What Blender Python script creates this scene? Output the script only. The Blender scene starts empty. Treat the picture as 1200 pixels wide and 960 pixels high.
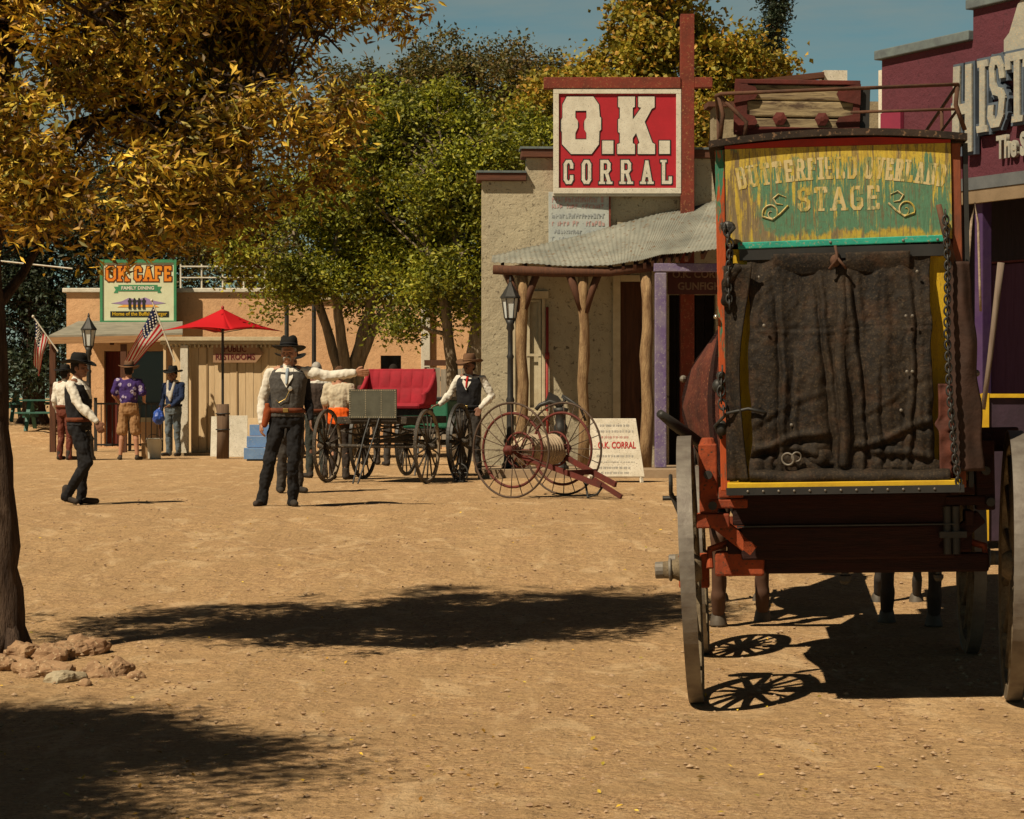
import bpy, math, random
import numpy as np
from mathutils import Vector, Matrix, noise
random.seed(7); np.random.seed(7)
PI = math.pi; R = math.radians
scene = bpy.context.scene
col = scene.collection
F = 2700.0
CAMZ = 1.5
def sstep(a, b, t):
    t = max(0.0, min(1.0, (t-a)/(b-a))); return t*t*(3-2*t)
def g(x, y):
    z = .33*sstep(12.5, 24, y)
    z += .0178*(min(max(x, .85), 4)-.85)*(1-sstep(16, 22, y))
    z += .60*sstep(46, 62, y)*sstep(9.3, 11.5, -x)
    return z
def P(px, py, Y): return Vector(((px-600)*Y/F, Y, CAMZ-(py-465)*Y/F))
def X(px, Y): return (px-600)*Y/F
def Z(py, Y): return CAMZ-(py-465)*Y/F
# ------------------------------------------------------------ mesh builder
class MB:
    def __init__(s): s.v = []; s.f = []; s.k = 0
    def add(s, vs, fs):
        n = len(s.v); s.v += [tuple(v) for v in vs]; s.f += [tuple(i+n for i in f) for f in fs]; return s
    def box(s, c, d, rot=None):
        hx, hy, hz = d[0]/2, d[1]/2, d[2]/2
        vs = [Vector((x, y, z)) for z in (-hz, hz) for x, y in ((-hx, -hy), (hx, -hy), (hx, hy), (-hx, hy))]
        if rot is not None: vs = [rot @ v for v in vs]
        c = Vector(c)
        return s.add([v+c for v in vs], [(3,2,1,0),(4,5,6,7),(0,1,5,4),(1,2,6,5),(2,3,7,6),(3,0,4,7)])
    def bb(s, x0, x1, y0, y1, z0, z1):
        return s.box(((x0+x1)/2, (y0+y1)/2, (z0+z1)/2), (abs(x1-x0), abs(y1-y0), abs(z1-z0)))
    def beam(s, a, b, w, h, up=(0,0,1)):
        a = Vector(a); b = Vector(b); d = b-a; L = d.length; d.normalize(); up = Vector(up)
        r = d.cross(up)
        if r.length < 1e-4: r = d.cross(Vector((0,1,0)))
        r.normalize(); u = r.cross(d)
        M = Matrix((r, d, u)).transposed()
        return s.box((a+b)/2, (w, L, h), M)
    def tube(s, pts, rad, n=10, cap=True, wob=0):
        pts = [Vector(p) for p in pts]
        if not hasattr(rad, '__len__'): rad = [rad]*len(pts)
        rings = []; pr = None
        for i, p in enumerate(pts):
            d = (pts[min(i+1, len(pts)-1)]-pts[max(i-1, 0)]).normalized()
            if pr is None:
                pr = d.cross(Vector((0,0,1)))
                if pr.length < .1: pr = d.cross(Vector((0,1,0)))
            pr = (pr-d*pr.dot(d)).normalized(); q = d.cross(pr)
            ring = []
            for j in range(n):
                a = 2*PI*j/n; rr = rad[i]*(1+wob*random.uniform(-1, 1))
                ring.append(p+(pr*math.cos(a)+q*math.sin(a))*rr)
            rings.append(ring)
        fs = []
        for i in range(len(rings)-1):
            for j in range(n):
                k = (j+1) % n
                fs.append((i*n+j, i*n+k, (i+1)*n+k, (i+1)*n+j))
        if cap:
            fs.append(tuple(range(n-1, -1, -1))); m = (len(rings)-1)*n
            fs.append(tuple(m+j for j in range(n)))
        return s.add([v for r in rings for v in r], fs)
    def cyl(s, a, b, r, n=16, r2=None): return s.tube([a, b], [r, r if r2 is None else r2], n)
    def cap(s, a, ra, b, rb, n=12):          # tapered capsule
        a = Vector(a); b = Vector(b); d = b-a; L = d.length
        if L < 1e-5: return s.ell(a, (ra, ra, ra))
        d /= L; pts = []; rad = []
        for t in (-.98, -.8, -.5, -.2): pts.append(a+d*t*ra); rad.append(ra*math.sqrt(1-t*t))
        for t in (.2, .5, .8, .98): pts.append(b+d*t*rb); rad.append(rb*math.sqrt(1-t*t))
        return s.tube(pts, rad, n)
    def ell(s, c, r, n=16, m=9, rot=None):
        vs = []; fs = []; c = Vector(c)
        for i in range(m+1):
            th = PI*(.02+.96*i/m)
            for j in range(n):
                a = 2*PI*j/n
                v = Vector((r[0]*math.sin(th)*math.cos(a), r[1]*math.sin(th)*math.sin(a), -r[2]*math.cos(th)))
                if rot is not None: v = rot @ v
                vs.append(c+v)
        for i in range(m):
            for j in range(n):
                k = (j+1) % n; fs.append((i*n+j, i*n+k, (i+1)*n+k, (i+1)*n+j))
        fs.append(tuple(range(n-1, -1, -1))); fs.append(tuple(m*n+j for j in range(n)))
        return s.add(vs, fs)
    def lathe(s, prof, c=(0,0,0), n=24, sx=1, sy=1, fn=None):
        vs = []; fs = []; c = Vector(c)
        for r, z in prof:
            for j in range(n):
                a = 2*PI*j/n; v = Vector((r*math.cos(a)*sx, r*math.sin(a)*sy, z))
                if fn: v = Vector(fn(v))
                vs.append(v+c)
        for i in range(len(prof)-1):
            for j in range(n):
                k = (j+1) % n; fs.append((i*n+j, i*n+k, (i+1)*n+k, (i+1)*n+j))
        m = (len(prof)-1)*n
        fs.append(tuple(range(n-1, -1, -1))); fs.append(tuple(m+j for j in range(n)))
        return s.add(vs, fs)
    def loft(s, rings, n=20):                # rings: (z, rx, ry, cx, cy)
        vs = []; fs = []
        for z, rx, ry, cx, cy in rings:
            for j in range(n):
                a = 2*PI*j/n
                ca, sa = math.cos(a), math.sin(a)
                q = (abs(ca)**2.5+abs(sa)**2.5)**(-1/2.5)
                vs.append((cx+rx*ca*q, cy+ry*sa*q, z))
        for i in range(len(rings)-1):
            for j in range(n):
                k = (j+1) % n; fs.append((i*n+j, i*n+k, (i+1)*n+k, (i+1)*n+j))
        m = (len(rings)-1)*n
        fs.append(tuple(range(n-1, -1, -1))); fs.append(tuple(m+j for j in range(n)))
        return s.add(vs, fs)
    def prism(s, poly, y0, y1):              # polygon in xz (counter clockwise seen from -y) extruded y0..y1
        n = len(poly)
        vs = [(x, y0, z) for x, z in poly]+[(x, y1, z) for x, z in poly]
        fs = [tuple(range(n)), tuple(range(2*n-1, n-1, -1))]
        for i in range(n): k = (i+1) % n; fs.append((i, n+i, n+k, k))
        return s.add(vs, fs)
    def torus(s, c, Rr, r, axis=(1,0,0), n=32, m=8, a0=0, a1=2*PI):
        axis = Vector(axis).normalized(); u = axis.cross(Vector((0,0,1)))
        if u.length < .1: u = axis.cross(Vector((0,1,0)))
        u.normalize(); w = axis.cross(u); c = Vector(c)
        vs = []; fs = []
        for i in range(n):
            a = 2*PI*i/n; d = u*math.cos(a)+w*math.sin(a)
            for j in range(m):
                b = 2*PI*j/m; vs.append(c+d*(Rr+r*math.cos(b))+axis*r*math.sin(b))
        for i in range(n):
            for j in range(m):
                k = (i+1) % n; l = (j+1) % m
                fs.append((i*m+j, i*m+l, k*m+l, k*m+j))
        return s.add(vs, fs)
    def rim(s, c, Ro, Ri, w, axis=(1,0,0), n=64):   # flat felloe ring
        axis = Vector(axis).normalized(); u = axis.cross(Vector((0,0,1))).normalized(); q = axis.cross(u); c = Vector(c)
        vs = []; fs = []
        for i in range(n):
            a = 2*PI*i/n; d = u*math.cos(a)+q*math.sin(a)
            for rr, o in ((Ro, -w/2), (Ro, w/2), (Ri, w/2*.8), (Ri, -w/2*.8)): vs.append(c+d*rr+axis*o)
        for i in range(n):
            k = (i+1) % n
            for j in range(4):
                l = (j+1) % 4; fs.append((i*4+j, i*4+l, k*4+l, k*4+j))
        return s.add(vs, fs)
    def xf(s, M):
        s.v = [tuple(M @ Vector(v)) for v in s.v]; return s
    def build(s, name, mat, parent=None, smooth=False, bevel=0, remesh=0, sm=3, solid=0, fix=True, disp=0):
        me = bpy.data.meshes.new(name); me.from_pydata(s.v, [], s.f); me.update()
        o = bpy.data.objects.new(name, me); col.objects.link(o)
        me.materials.append(mat)
        if fix:
            import bmesh
            bm = bmesh.new(); bm.from_mesh(me)
            bmesh.ops.recalc_face_normals(bm, faces=bm.faces); bm.to_mesh(me); bm.free()
        if remesh:
            m = o.modifiers.new('r', 'REMESH'); m.mode = 'VOXEL'; m.voxel_size = remesh
            if sm:
                m = o.modifiers.new('s', 'SMOOTH'); m.factor = .5; m.iterations = sm
            nm = bake(o)
            o.modifiers.clear(); o.data = nm; nm.name = name; me = nm
            if not me.materials: me.materials.append(mat)
            smooth = True
            if disp:
                nv = len(me.vertices); a_ = np.empty(nv*3, np.float32); me.vertices.foreach_get('co', a_); a_ = a_.reshape(-1, 3)
                b_ = np.empty(nv*3, np.float32); me.vertex_normals.foreach_get('vector', b_); b_ = b_.reshape(-1, 3)
                nn = noise.noise
                k_ = np.array([.9*nn(Vector((x*8, y*8, z*8)))+.55*nn(Vector((x*22, y*22, z*11)))+.35*nn(Vector((x*30, y*30, z*30))) for x, y, z in a_.tolist()], np.float32)
                me.vertices.foreach_set('co', (a_+b_*k_[:, None]*disp).ravel()); me.update()
        if smooth:
            me.polygons.foreach_set('use_smooth', [True]*len(me.polygons))
        if bevel:
            m = o.modifiers.new('b', 'BEVEL'); m.width = bevel; m.segments = 2; m.limit_method = 'ANGLE'
        if solid:
            m = o.modifiers.new('t', 'SOLIDIFY'); m.thickness = solid; m.offset = 0
        if parent: o.parent = parent
        return o
_tmp = bpy.data.scenes.new('bake')
def bake(o):
    _tmp.collection.objects.link(o); col.objects.unlink(o)
    with bpy.context.temp_override(scene=_tmp, view_layer=_tmp.view_layers[0]):
        dg = bpy.context.evaluated_depsgraph_get()
        nm = bpy.data.meshes.new_from_object(o.evaluated_get(dg))
    _tmp.collection.objects.unlink(o); col.objects.link(o); return nm
def tag(o, label, cat=None, group=None, kind=None):
    if label: o['label'] = label
    if cat: o['category'] = cat
    if group: o['group'] = group
    if kind: o['kind'] = kind
    return o
def thing(name, label, cat, loc=(0,0,0), rz=0, group=None, rot=None):
    o = bpy.data.objects.new(name, None); col.objects.link(o)
    o.location = loc; o.rotation_euler = rot if rot else (0, 0, rz); o.empty_display_size = .2
    return tag(o, label, cat, group)
def copy_tree(o, parent=None):
    c = o.copy(); col.objects.link(c)
    if parent: c.parent = parent
    for ch in list(o.children): copy_tree(ch, c)
    return c
def struct(o): o['kind'] = 'structure'; return o
# ------------------------------------------------------------ materials
class NT:
    def __init__(s, name):
        s.m = bpy.data.materials.new(name); s.m.use_nodes = True; s.t = s.m.node_tree
        s.b = s.t.nodes['Principled BSDF']; s.out = s.t.nodes['Material Output']
    def n(s, ty, **k):
        x = s.t.nodes.new(ty)
        for a, v in k.items(): setattr(x, a, v)
        return x
    def l(s, a, b): s.t.links.new(a, b)
    def co(s, scale=(1,1,1), world=False, rot=(0,0,0)):
        mp = s.n('ShaderNodeMapping'); mp.inputs['Scale'].default_value = scale; mp.inputs['Rotation'].default_value = rot
        if world: s.l(s.n('ShaderNodeNewGeometry').outputs['Position'], mp.inputs[0])
        else: s.l(s.n('ShaderNodeTexCoord').outputs['Object'], mp.inputs[0])
        return mp.outputs[0]
    def noise(s, co, scale, detail=6, rough=.6, dist=0):
        x = s.n('ShaderNodeTexNoise'); s.l(co, x.inputs['Vector']); x.inputs['Scale'].default_value = scale
        x.inputs['Detail'].default_value = detail; x.inputs['Roughness'].default_value = rough; x.inputs['Distortion'].default_value = dist
        return x.outputs['Fac']
    def vor(s, co, scale, feat='F1', out='Distance'):
        x = s.n('ShaderNodeTexVoronoi', feature=feat); s.l(co, x.inputs['Vector']); x.inputs['Scale'].default_value = scale
        return x.outputs[out]
    def ramp(s, fac, stops, interp='LINEAR'):
        x = s.n('ShaderNodeValToRGB'); s.l(fac, x.inputs[0]); cr = x.color_ramp; cr.interpolation = interp
        while len(cr.elements) < len(stops): cr.elements.new(.5)
        for e, (p, c) in zip(cr.elements, stops): e.position = p; e.color = (c, c, c, 1) if not hasattr(c, '__len__') else (*c, 1)
        return x.outputs[0]
    def mix(s, fac, a, b, mode='MIX'):
        x = s.n('ShaderNodeMix', data_type='RGBA', blend_type=mode)
        for i, v in ((0, fac), (6, a), (7, b)):
            if hasattr(v, 'links'): s.l(v, x.inputs[i])
            elif i == 0: x.inputs[0].default_value = v
            else: x.inputs[i].default_value = (*v, 1)
        return x.outputs[2]
    def math(s, op, a, b):
        x = s.n('ShaderNodeMath', operation=op)
        for i, v in ((0, a), (1, b)):
            if hasattr(v, 'links'): s.l(v, x.inputs[i])
            else: x.inputs[i].default_value = v
        return x.outputs[0]
    def bump(s, h, st=.3, d=.01, prev=None):
        x = s.n('ShaderNodeBump'); x.inputs['Strength'].default_value = st; x.inputs['Distance'].default_value = d
        s.l(h, x.inputs['Height'])
        if prev is not None: s.l(prev, x.inputs['Normal'])
        s.l(x.outputs[0], s.b.inputs['Normal']); return x.outputs[0]
    def fin(s, c, rough=.8, metal=0):
        if hasattr(c, 'links'): s.l(c, s.b.inputs['Base Color'])
        else: s.b.inputs['Base Color'].default_value = (*c, 1)
        s.b.inputs['Roughness'].default_value = rough; s.b.inputs['Metallic'].default_value = metal
        if rough > .6: s.b.inputs['Specular IOR Level'].default_value = .25
        return s.m
_mc = {}
def M(name, c1, c2=None, sc=4, rough=.85, bump=.3, bs=25, st=(1,1,1), metal=0, bd=.01, lo=.35, hi=.65, speck=None, world=False):
    if name in _mc: return _mc[name]
    t = NT(name); co = t.co(st, world); c2 = c2 or tuple(v*.6 for v in c1)
    c = t.mix(t.ramp(t.noise(co, sc, 8, .65), [(lo, 0), (hi, 1)]), c1, c2)
    if speck:
        c = t.mix(t.ramp(t.noise(co, sc*9, 3, .6), [(.58, 0), (.68, 1)]), c, speck)
    if bump: t.bump(t.noise(co, bs, 5, .6), bump, bd)
    _mc[name] = t.fin(c, rough, metal); return _mc[name]
def wood(name, c1, c2, axis='z', sc=3, rough=.85):
    st = {'z': (9, 9, .7), 'x': (.7, 9, 9), 'y': (9, .7, 9)}[axis]
    return M(name, c1, c2, sc, rough, .6, 9, st, bd=.006, lo=.3, hi=.7)
def stucco(name, c1, c2, dark, sc=1.2, crack=.55):
    t = NT(name); co = t.co()
    c = t.mix(t.ramp(t.noise(co, sc, 8, .7), [(.35, 0), (.65, 1)]), c1, c2)
    c = t.mix(t.ramp(t.noise(co, sc*14, 4, .65, 1.0), [(.58, 0), (.66, crack)]), c, dark)
    c = t.mix(t.ramp(t.noise(t.co((3,3,.5)), 2, 5, .6), [(.55, 0), (.8, .45)]), c, dark)
    cr = t.vor(t.co((1,1,1)), 5, 'DISTANCE_TO_EDGE')
    cr2 = t.ramp(cr, [(0, 0), (.012, 1)])
    b = t.bump(t.noise(co, 30, 6, .7), .7, .015)
    t.bump(t.noise(co, 7, 3, .5), .5, .03, b)
    return t.fin(c, .92)
SAND = None
def mat_ground():
    t = NT('sandy_ground'); co = t.co((1,1,1), True)
    big = t.noise(co, .35, 6, .6); fine = t.noise(co, 9, 8, .75); gr = t.noise(co, 34, 7, .9)
    c = t.mix(t.ramp(big, [(.35, 0), (.65, 1)]), (.64,.41,.195), (.53,.34,.165))
    c = t.mix(t.ramp(fine, [(.38, 0), (.66, .85)]), c, (.38,.23,.125))
    c = t.mix(t.ramp(gr, [(.5, 0), (.60, .95)]), c, (.20,.115,.055))
    c = t.mix(t.ramp(gr, [(.34, .75), (.46, 0)]), c, (.86,.66,.44))
    pat = t.noise(co, 1.4, 7, .65, .6); c = t.mix(t.ramp(pat, [(.42, .55), (.56, 0)]), c, (.40,.26,.13)); sc_ = t.noise(t.co((1, .35, 1), True), 3.2, 5, .6, 1.0); c = t.mix(t.ramp(sc_, [(.54, 0), (.66, .5)]), c, (.70,.51,.30))
    # faint wheel ruts / trampled bands running up the street
    rut = t.noise(t.co((2.2,.12,1), True, (0,0,R(12))), 1.2, 5, .6)
    c = t.mix(t.ramp(rut, [(.52, 0), (.74, .25)]), c, (.68,.47,.25))
    peb = t.vor(co, 22); pc = t.vor(co, 22, 'F1', 'Color')
    pm = t.ramp(peb, [(.10, 1), (.16, 0)])
    sel = t.ramp(t.noise(co, 13, 2, .5), [(.48, 0), (.54, 1)])
    pk = t.math('MULTIPLY', pm, sel)
    c = t.mix(t.math('MULTIPLY', pk, .85), c, (.13,.08,.045))
    b = t.bump(t.noise(co, 45, 6, .75), .9, .02)
    b = t.bump(t.noise(co, 8, 6, .6), .8, .06, b); b = t.bump(rut, .35, .08, b); b = t.bump(t.ramp(t.vor(t.co((3.2, 2.2, 1), True), 1.0, 'SMOOTH_F1'), [(.0, 0), (.35, 1)]), .35, .05, b)
    t.bump(pk, .6, .01, b)
    return t.fin(c, .95)
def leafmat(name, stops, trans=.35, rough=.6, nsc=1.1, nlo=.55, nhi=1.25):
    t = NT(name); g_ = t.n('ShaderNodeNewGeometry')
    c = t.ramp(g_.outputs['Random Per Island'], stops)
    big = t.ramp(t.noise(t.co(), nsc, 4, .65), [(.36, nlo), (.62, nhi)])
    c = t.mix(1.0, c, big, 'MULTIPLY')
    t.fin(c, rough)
    tr = t.n('ShaderNodeBsdfTranslucent'); t.l(c, tr.inputs[0])
    ms = t.n('ShaderNodeMixShader'); ms.inputs[0].default_value = trans
    t.l(t.b.outputs[0], ms.inputs[1]); t.l(tr.outputs[0], ms.inputs[2]); t.l(ms.outputs[0], t.out.inputs[0])
    return t.m
# ------------------------------------------------------------ lettering
GL = {
 'A': (.62, [[(0,0),(.31,1),(.62,0)],[(.13,.33),(.49,.33)]], [(0,0),(.62,0)]),
 'B': (.52, [[(0,0),(0,1)],[(0,1),(.38,1),(.5,.88),(.5,.64),(.38,.52),(0,.52)],[(.38,.52),(.52,.4),(.52,.12),(.4,0),(0,0)]], []),
 'C': (.52, [[(.52,.7),(.52,.86),(.4,1),(.14,1),(0,.86),(0,.14),(.14,0),(.4,0),(.52,.14),(.52,.3)]], []),
 'D': (.52, [[(0,0),(0,1)],[(0,1),(.36,1),(.52,.84),(.52,.16),(.36,0),(0,0)]], []),
 'E': (.48, [[(0,0),(0,1)],[(0,1),(.48,1),(.48,.82)],[(0,.52),(.34,.52)],[(0,0),(.48,0),(.48,.18)]], []),
 'F': (.48, [[(0,0),(0,1)],[(0,1),(.48,1),(.48,.8)],[(0,.52),(.34,.52)]], [(0,0)]),
 'G': (.54, [[(.52,.72),(.52,.86),(.4,1),(.14,1),(0,.86),(0,.14),(.14,0),(.4,0),(.52,.14),(.52,.44),(.3,.44)]], []),
 'H': (.56, [[(0,0),(0,1)],[(.56,0),(.56,1)],[(0,.5),(.56,.5)]], [(0,0),(0,1),(.56,0),(.56,1)]),
 'I': (.1, [[(.05,0),(.05,1)]], [(.05,0),(.05,1)]),
 'K': (.56, [[(0,0),(0,1)],[(.5,1),(.1,.45)],[(.2,.6),(.54,0)]], [(0,0),(0,1),(.5,1),(.54,0)]),
 'L': (.5, [[(0,0),(0,1)],[(0,0),(.5,0),(.5,.24)]], [(0,1)]),
 'M': (.7, [[(0,0),(0,1),(.35,.35),(.7,1),(.7,0)]], [(0,0),(.7,0)]),
 'N': (.56, [[(0,0),(0,1),(.56,0),(.56,1)]], [(0,0),(.56,1)]),
 'O': (.54, [[(.14,0),(.4,0),(.54,.14),(.54,.86),(.4,1),(.14,1),(0,.86),(0,.14),(.14,0)]], []),
 'P': (.5, [[(0,0),(0,1)],[(0,1),(.38,1),(.5,.88),(.5,.58),(.38,.46),(0,.46)]], [(0,0)]),
 'R': (.54, [[(0,0),(0,1)],[(0,1),(.38,1),(.5,.88),(.5,.62),(.38,.5),(0,.5)],[(.3,.5),(.5,.05)]], [(0,0),(.54,0)]),
 'S': (.5, [[(.5,.74),(.5,.88),(.38,1),(.12,1),(0,.88),(0,.62),(.12,.52),(.38,.48),(.5,.38),(.5,.12),(.38,0),(.12,0),(0,.12),(0,.26)]], []),
 'T': (.56, [[(.28,0),(.28,1)],[(0,.84),(0,1),(.56,1),(.56,.84)]], [(.28,0)]),
 'U': (.54, [[(0,1),(0,.14),(.14,0),(.4,0),(.54,.14),(.54,1)]], [(0,1),(.54,1)]),
 'V': (.6, [[(0,1),(.3,0),(.6,1)]], [(0,1),(.6,1)]),
 'Y': (.6, [[(0,1),(.3,.45),(.6,1)],[(.3,0),(.3,.45)]], [(.3,0)]),
 '.': (.02, [[(0,0),(.02,0)]], []), ' ': (.3, [], []), "'": (.02, [[(0,1),(0,.85)]], []),
 '2': (.5, [[(0,.75),(.1,1),(.4,1),(.5,.8),(0,0),(.5,0)]], []),
}
def lettering(mb, text, H, t, frame, W=None, serif=True, gap=None, d=.006, zb=0, grow=0, arc=None):
    """slab letters made of flat bars; every bar a hair higher than the last so none lie in one plane"""
    o, r, u = Vector(frame[0]), Vector(frame[1]).normalized(), Vector(frame[2]).normalized(); n = r.cross(u)
    T = t*H; gap = gap if gap is not None else T*1.0
    ih = H-T
    ws = [GL[c][0]*H for c in text]; tot = sum(w+T for w in ws)+gap*(len(text)-1)
    kx = 1.0
    if W: kx = (W-gap*(len(text)-1)-T*len(text))/max(1e-6, sum(ws))
    x = 0; k = 0
    tw = (W if W else tot)
    for c, w in zip(text, ws):
        w0 = w*kx; k = 0
        def put(px, py):
            gx = x+T/2+px*H*kx; gy = T/2+py*ih
            if arc: gy += arc*(1-((gx-tw/2)/(tw/2))**2)
            return o+r*gx+u*gy
        def bar(a, b, tt, ext):
            nonlocal k
            dd = b-a
            if dd.length < 1e-6: dd = r.copy()*1e-4
            e = dd.normalized(); a = a-e*ext; b = b+e*ext
            h = d+k*.00013; k += 1
            mb.beam(a+n*(zb+h/2), b+n*(zb+h/2), tt+grow*2, h, n) if grow == 0 else mb.beam(a-e*grow+n*(zb+h/2), b+e*grow+n*(zb+h/2), tt+grow*2, h, n)
        for pl in GL[c][1]:
            for i in range(len(pl)-1):
                a, b = put(*pl[i]), put(*pl[i+1])
                ax = abs(pl[i+1][0]-pl[i][0]) < .02 or abs(pl[i+1][1]-pl[i][1]) < .02
                bar(a, b, T, T*.28 if len(pl) > 2 else (T/2 if c != '.' else T/2))
        if serif:
            for sx, sy in GL[c][2]:
                p = put(sx, sy); p = p+u*(T*.14 if sy > .5 else -T*.14)
                bar(p-r*T*.95, p+r*T*.95, T*.72, 0)
        x += w0+T+gap
    return mb
def bfont(name, text, size, mat, parent, frame, align='CENTER', bold=0.0, sx=1.0, ext=.002):
    cu = bpy.data.curves.new(name, 'FONT'); cu.body = text; cu.size = size; cu.align_x = align; cu.extrude = ext; cu.offset = bold; cu.resolution_u = 3
    to = bpy.data.objects.new('t', cu); col.objects.link(to)
    me = bake(to); bpy.data.objects.remove(to)
    o, r, u = Vector(frame[0]), Vector(frame[1]).normalized(), Vector(frame[2]).normalized(); n = r.cross(u)
    Mx = Matrix((r*sx, u, n)).transposed().to_4x4(); Mx.translation = o
    me.transform(Mx); me.materials.clear(); me.materials.append(mat)
    ob = bpy.data.objects.new(name, me); col.objects.link(ob); ob.parent = parent; me.name = name
    return ob
# ============================================================ camera, world, sun
cam = bpy.data.cameras.new('camera'); cam.lens = 81; cam.sensor_width = 36; cam.clip_end = 2000; cam.clip_start = .1
co_ = bpy.data.objects.new('camera', cam); col.objects.link(co_); co_.location = (0, 0, CAMZ)
co_.rotation_euler = (R(90)-math.atan(15/F), 0, 0); scene.camera = co_
SUN = Vector((.56, .52, -1.0)).normalized()           # direction the light travels
el = math.asin(-SUN.z); az = math.atan2(-SUN.x, -SUN.y)  # compass direction towards the sun, from +Y
w = bpy.data.worlds.new('World'); scene.world = w; w.use_nodes = True
nt = w.node_tree; bg = nt.nodes['Background']
sky = nt.nodes.new('ShaderNodeTexSky'); sky.sky_type = 'NISHITA'; sky.sun_disc = False
sky.sun_elevation = el; sky.sun_rotation = az; sky.dust_density = .4; sky.ozone_density = 3.0; sky.air_density = .8
tc = nt.nodes.new('ShaderNodeTexCoord'); mp = nt.nodes.new('ShaderNodeMapping'); mp.inputs['Scale'].default_value = (1.5, 1.5, 9)
nt.links.new(tc.outputs['Generated'], mp.inputs[0])
nz = nt.nodes.new('ShaderNodeTexNoise'); nz.inputs['Scale'].default_value = 2.3; nz.inputs['Detail'].default_value = 9; nz.inputs['Roughness'].default_value = .62
nt.links.new(mp.outputs[0], nz.inputs['Vector'])
cr = nt.nodes.new('ShaderNodeValToRGB'); cr.color_ramp.elements[0].position = .38; cr.color_ramp.elements[1].position = .66
cr.color_ramp.elements[0].color = (0, 0, 0, 1); cr.color_ramp.elements[1].color = (.85, .85, .85, 1)
nt.links.new(nz.outputs['Fac'], cr.inputs[0])
mu = nt.nodes.new('ShaderNodeMix'); mu.data_type = 'RGBA'; mu.blend_type = 'MULTIPLY'; mu.inputs[0].default_value = 1; mu.inputs[7].default_value = (.92, 1.16, .86, 1)
nt.links.new(sky.outputs[0], mu.inputs[6])
mc = nt.nodes.new('ShaderNodeMix'); mc.data_type = 'RGBA'; mc.inputs[7].default_value = (4.4, 4.9, 4.3, 1)
nt.links.new(cr.outputs[0], mc.inputs[0]); nt.links.new(mu.outputs[2], mc.inputs[6]); sz = nt.nodes.new('ShaderNodeSeparateXYZ'); nt.links.new(tc.outputs['Generated'], sz.inputs[0])
gr_ = nt.nodes.new('ShaderNodeValToRGB'); gr_.color_ramp.elements[0].position = .17; gr_.color_ramp.elements[1].position = .32
gr_.color_ramp.elements[0].color = (1, 1, 1, 1); gr_.color_ramp.elements[1].color = (.17, .13, .16, 1); nt.links.new(sz.outputs[2], gr_.inputs[0])
md = nt.nodes.new('ShaderNodeMix'); md.data_type = 'RGBA'; md.blend_type = 'MULTIPLY'; md.inputs[0].default_value = 1
nt.links.new(mc.outputs[2], md.inputs[6]); nt.links.new(gr_.outputs[0], md.inputs[7]); nt.links.new(md.outputs[2], bg.inputs[0])
bg.inputs[1].default_value = .05
sl = bpy.data.lights.new('sun', 'SUN'); sl.energy = 5.0; sl.angle = R(.53); sl.color = (1, .85, .62)
so = bpy.data.objects.new('sun', sl); col.objects.link(so); so.rotation_euler = SUN.to_track_quat('-Z', 'Y').to_euler(); so.location = (-10, -10, 20)
vs = scene.view_settings; vs.view_transform = 'Standard'; vs.look = 'None'; vs.exposure = .14; scene.cycles.diffuse_bounces = 1; vs.gamma = 1
# ============================================================ ground
def build_ground():
    ys = list(np.arange(-6, 4, 2.))+list(np.arange(4, 28, .12))+list(np.arange(28, 70, .7))+[72, 80, 95, 120, 160, 240, 400, 800]
    xs = [-500, -250, -120, -70]+list(np.arange(-40, -5, 1.2))+list(np.arange(-5, 6, .14))+list(np.arange(6, 40, 1.2))+[70, 120, 250, 500]
    vs = []
    for y in ys:
        for x in xs:
            z = g(x, y)
            if 3 < y < 30 and -6 < x < 7: z += .014*noise.noise(Vector((x*1.3, y*1.3, 0)))+.006*noise.noise(Vector((x*4, y*4, 3)))
            vs.append((x, y, z))
    n = len(xs); fs = [(j*n+i, j*n+i+1, (j+1)*n+i+1, (j+1)*n+i) for j in range(len(ys)-1) for i in range(n-1)]
    mb = MB(); mb.v = vs; mb.f = fs
    struct(mb.build('ground', mat_ground(), smooth=True, fix=False))
build_ground()
def gravel():
    mb = MB()
    for i in range(4200):
        y = 7.6*math.exp(random.random()*1.25); x = random.uniform(-.235, .235)*y
        r = random.choice([.003, .004, .005, .006, .008, .011]) * random.uniform(.7, 1.3)
        z = g(x, y)+r*.3+.002
        vs = []
        for a, b in ((0, 1), (0, -1)):
            pass
        a0 = random.random()*6
        ring = [Vector((x+r*1.3*math.cos(a0+k*2*PI/5)*random.uniform(.8, 1.2), y+r*math.sin(a0+k*2*PI/5)*random.uniform(.8, 1.2), z+random.uniform(-.2, .2)*r)) for k in range(5)]
        top = Vector((x, y, z+r*.8)); bot = Vector((x, y, z-r))
        mb.add(ring+[top, bot], [(k, (k+1) % 5, 5) for k in range(5)]+[((k+1) % 5, k, 6) for k in range(5)])
    o = mb.build('gravel', M('gravel_stone', (.46,.33,.21), (.28,.18,.11), 8, .9), fix=False)
    tag(o, 'small loose stones scattered over the sandy street', 'gravel', kind='stuff')
gravel()
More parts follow.
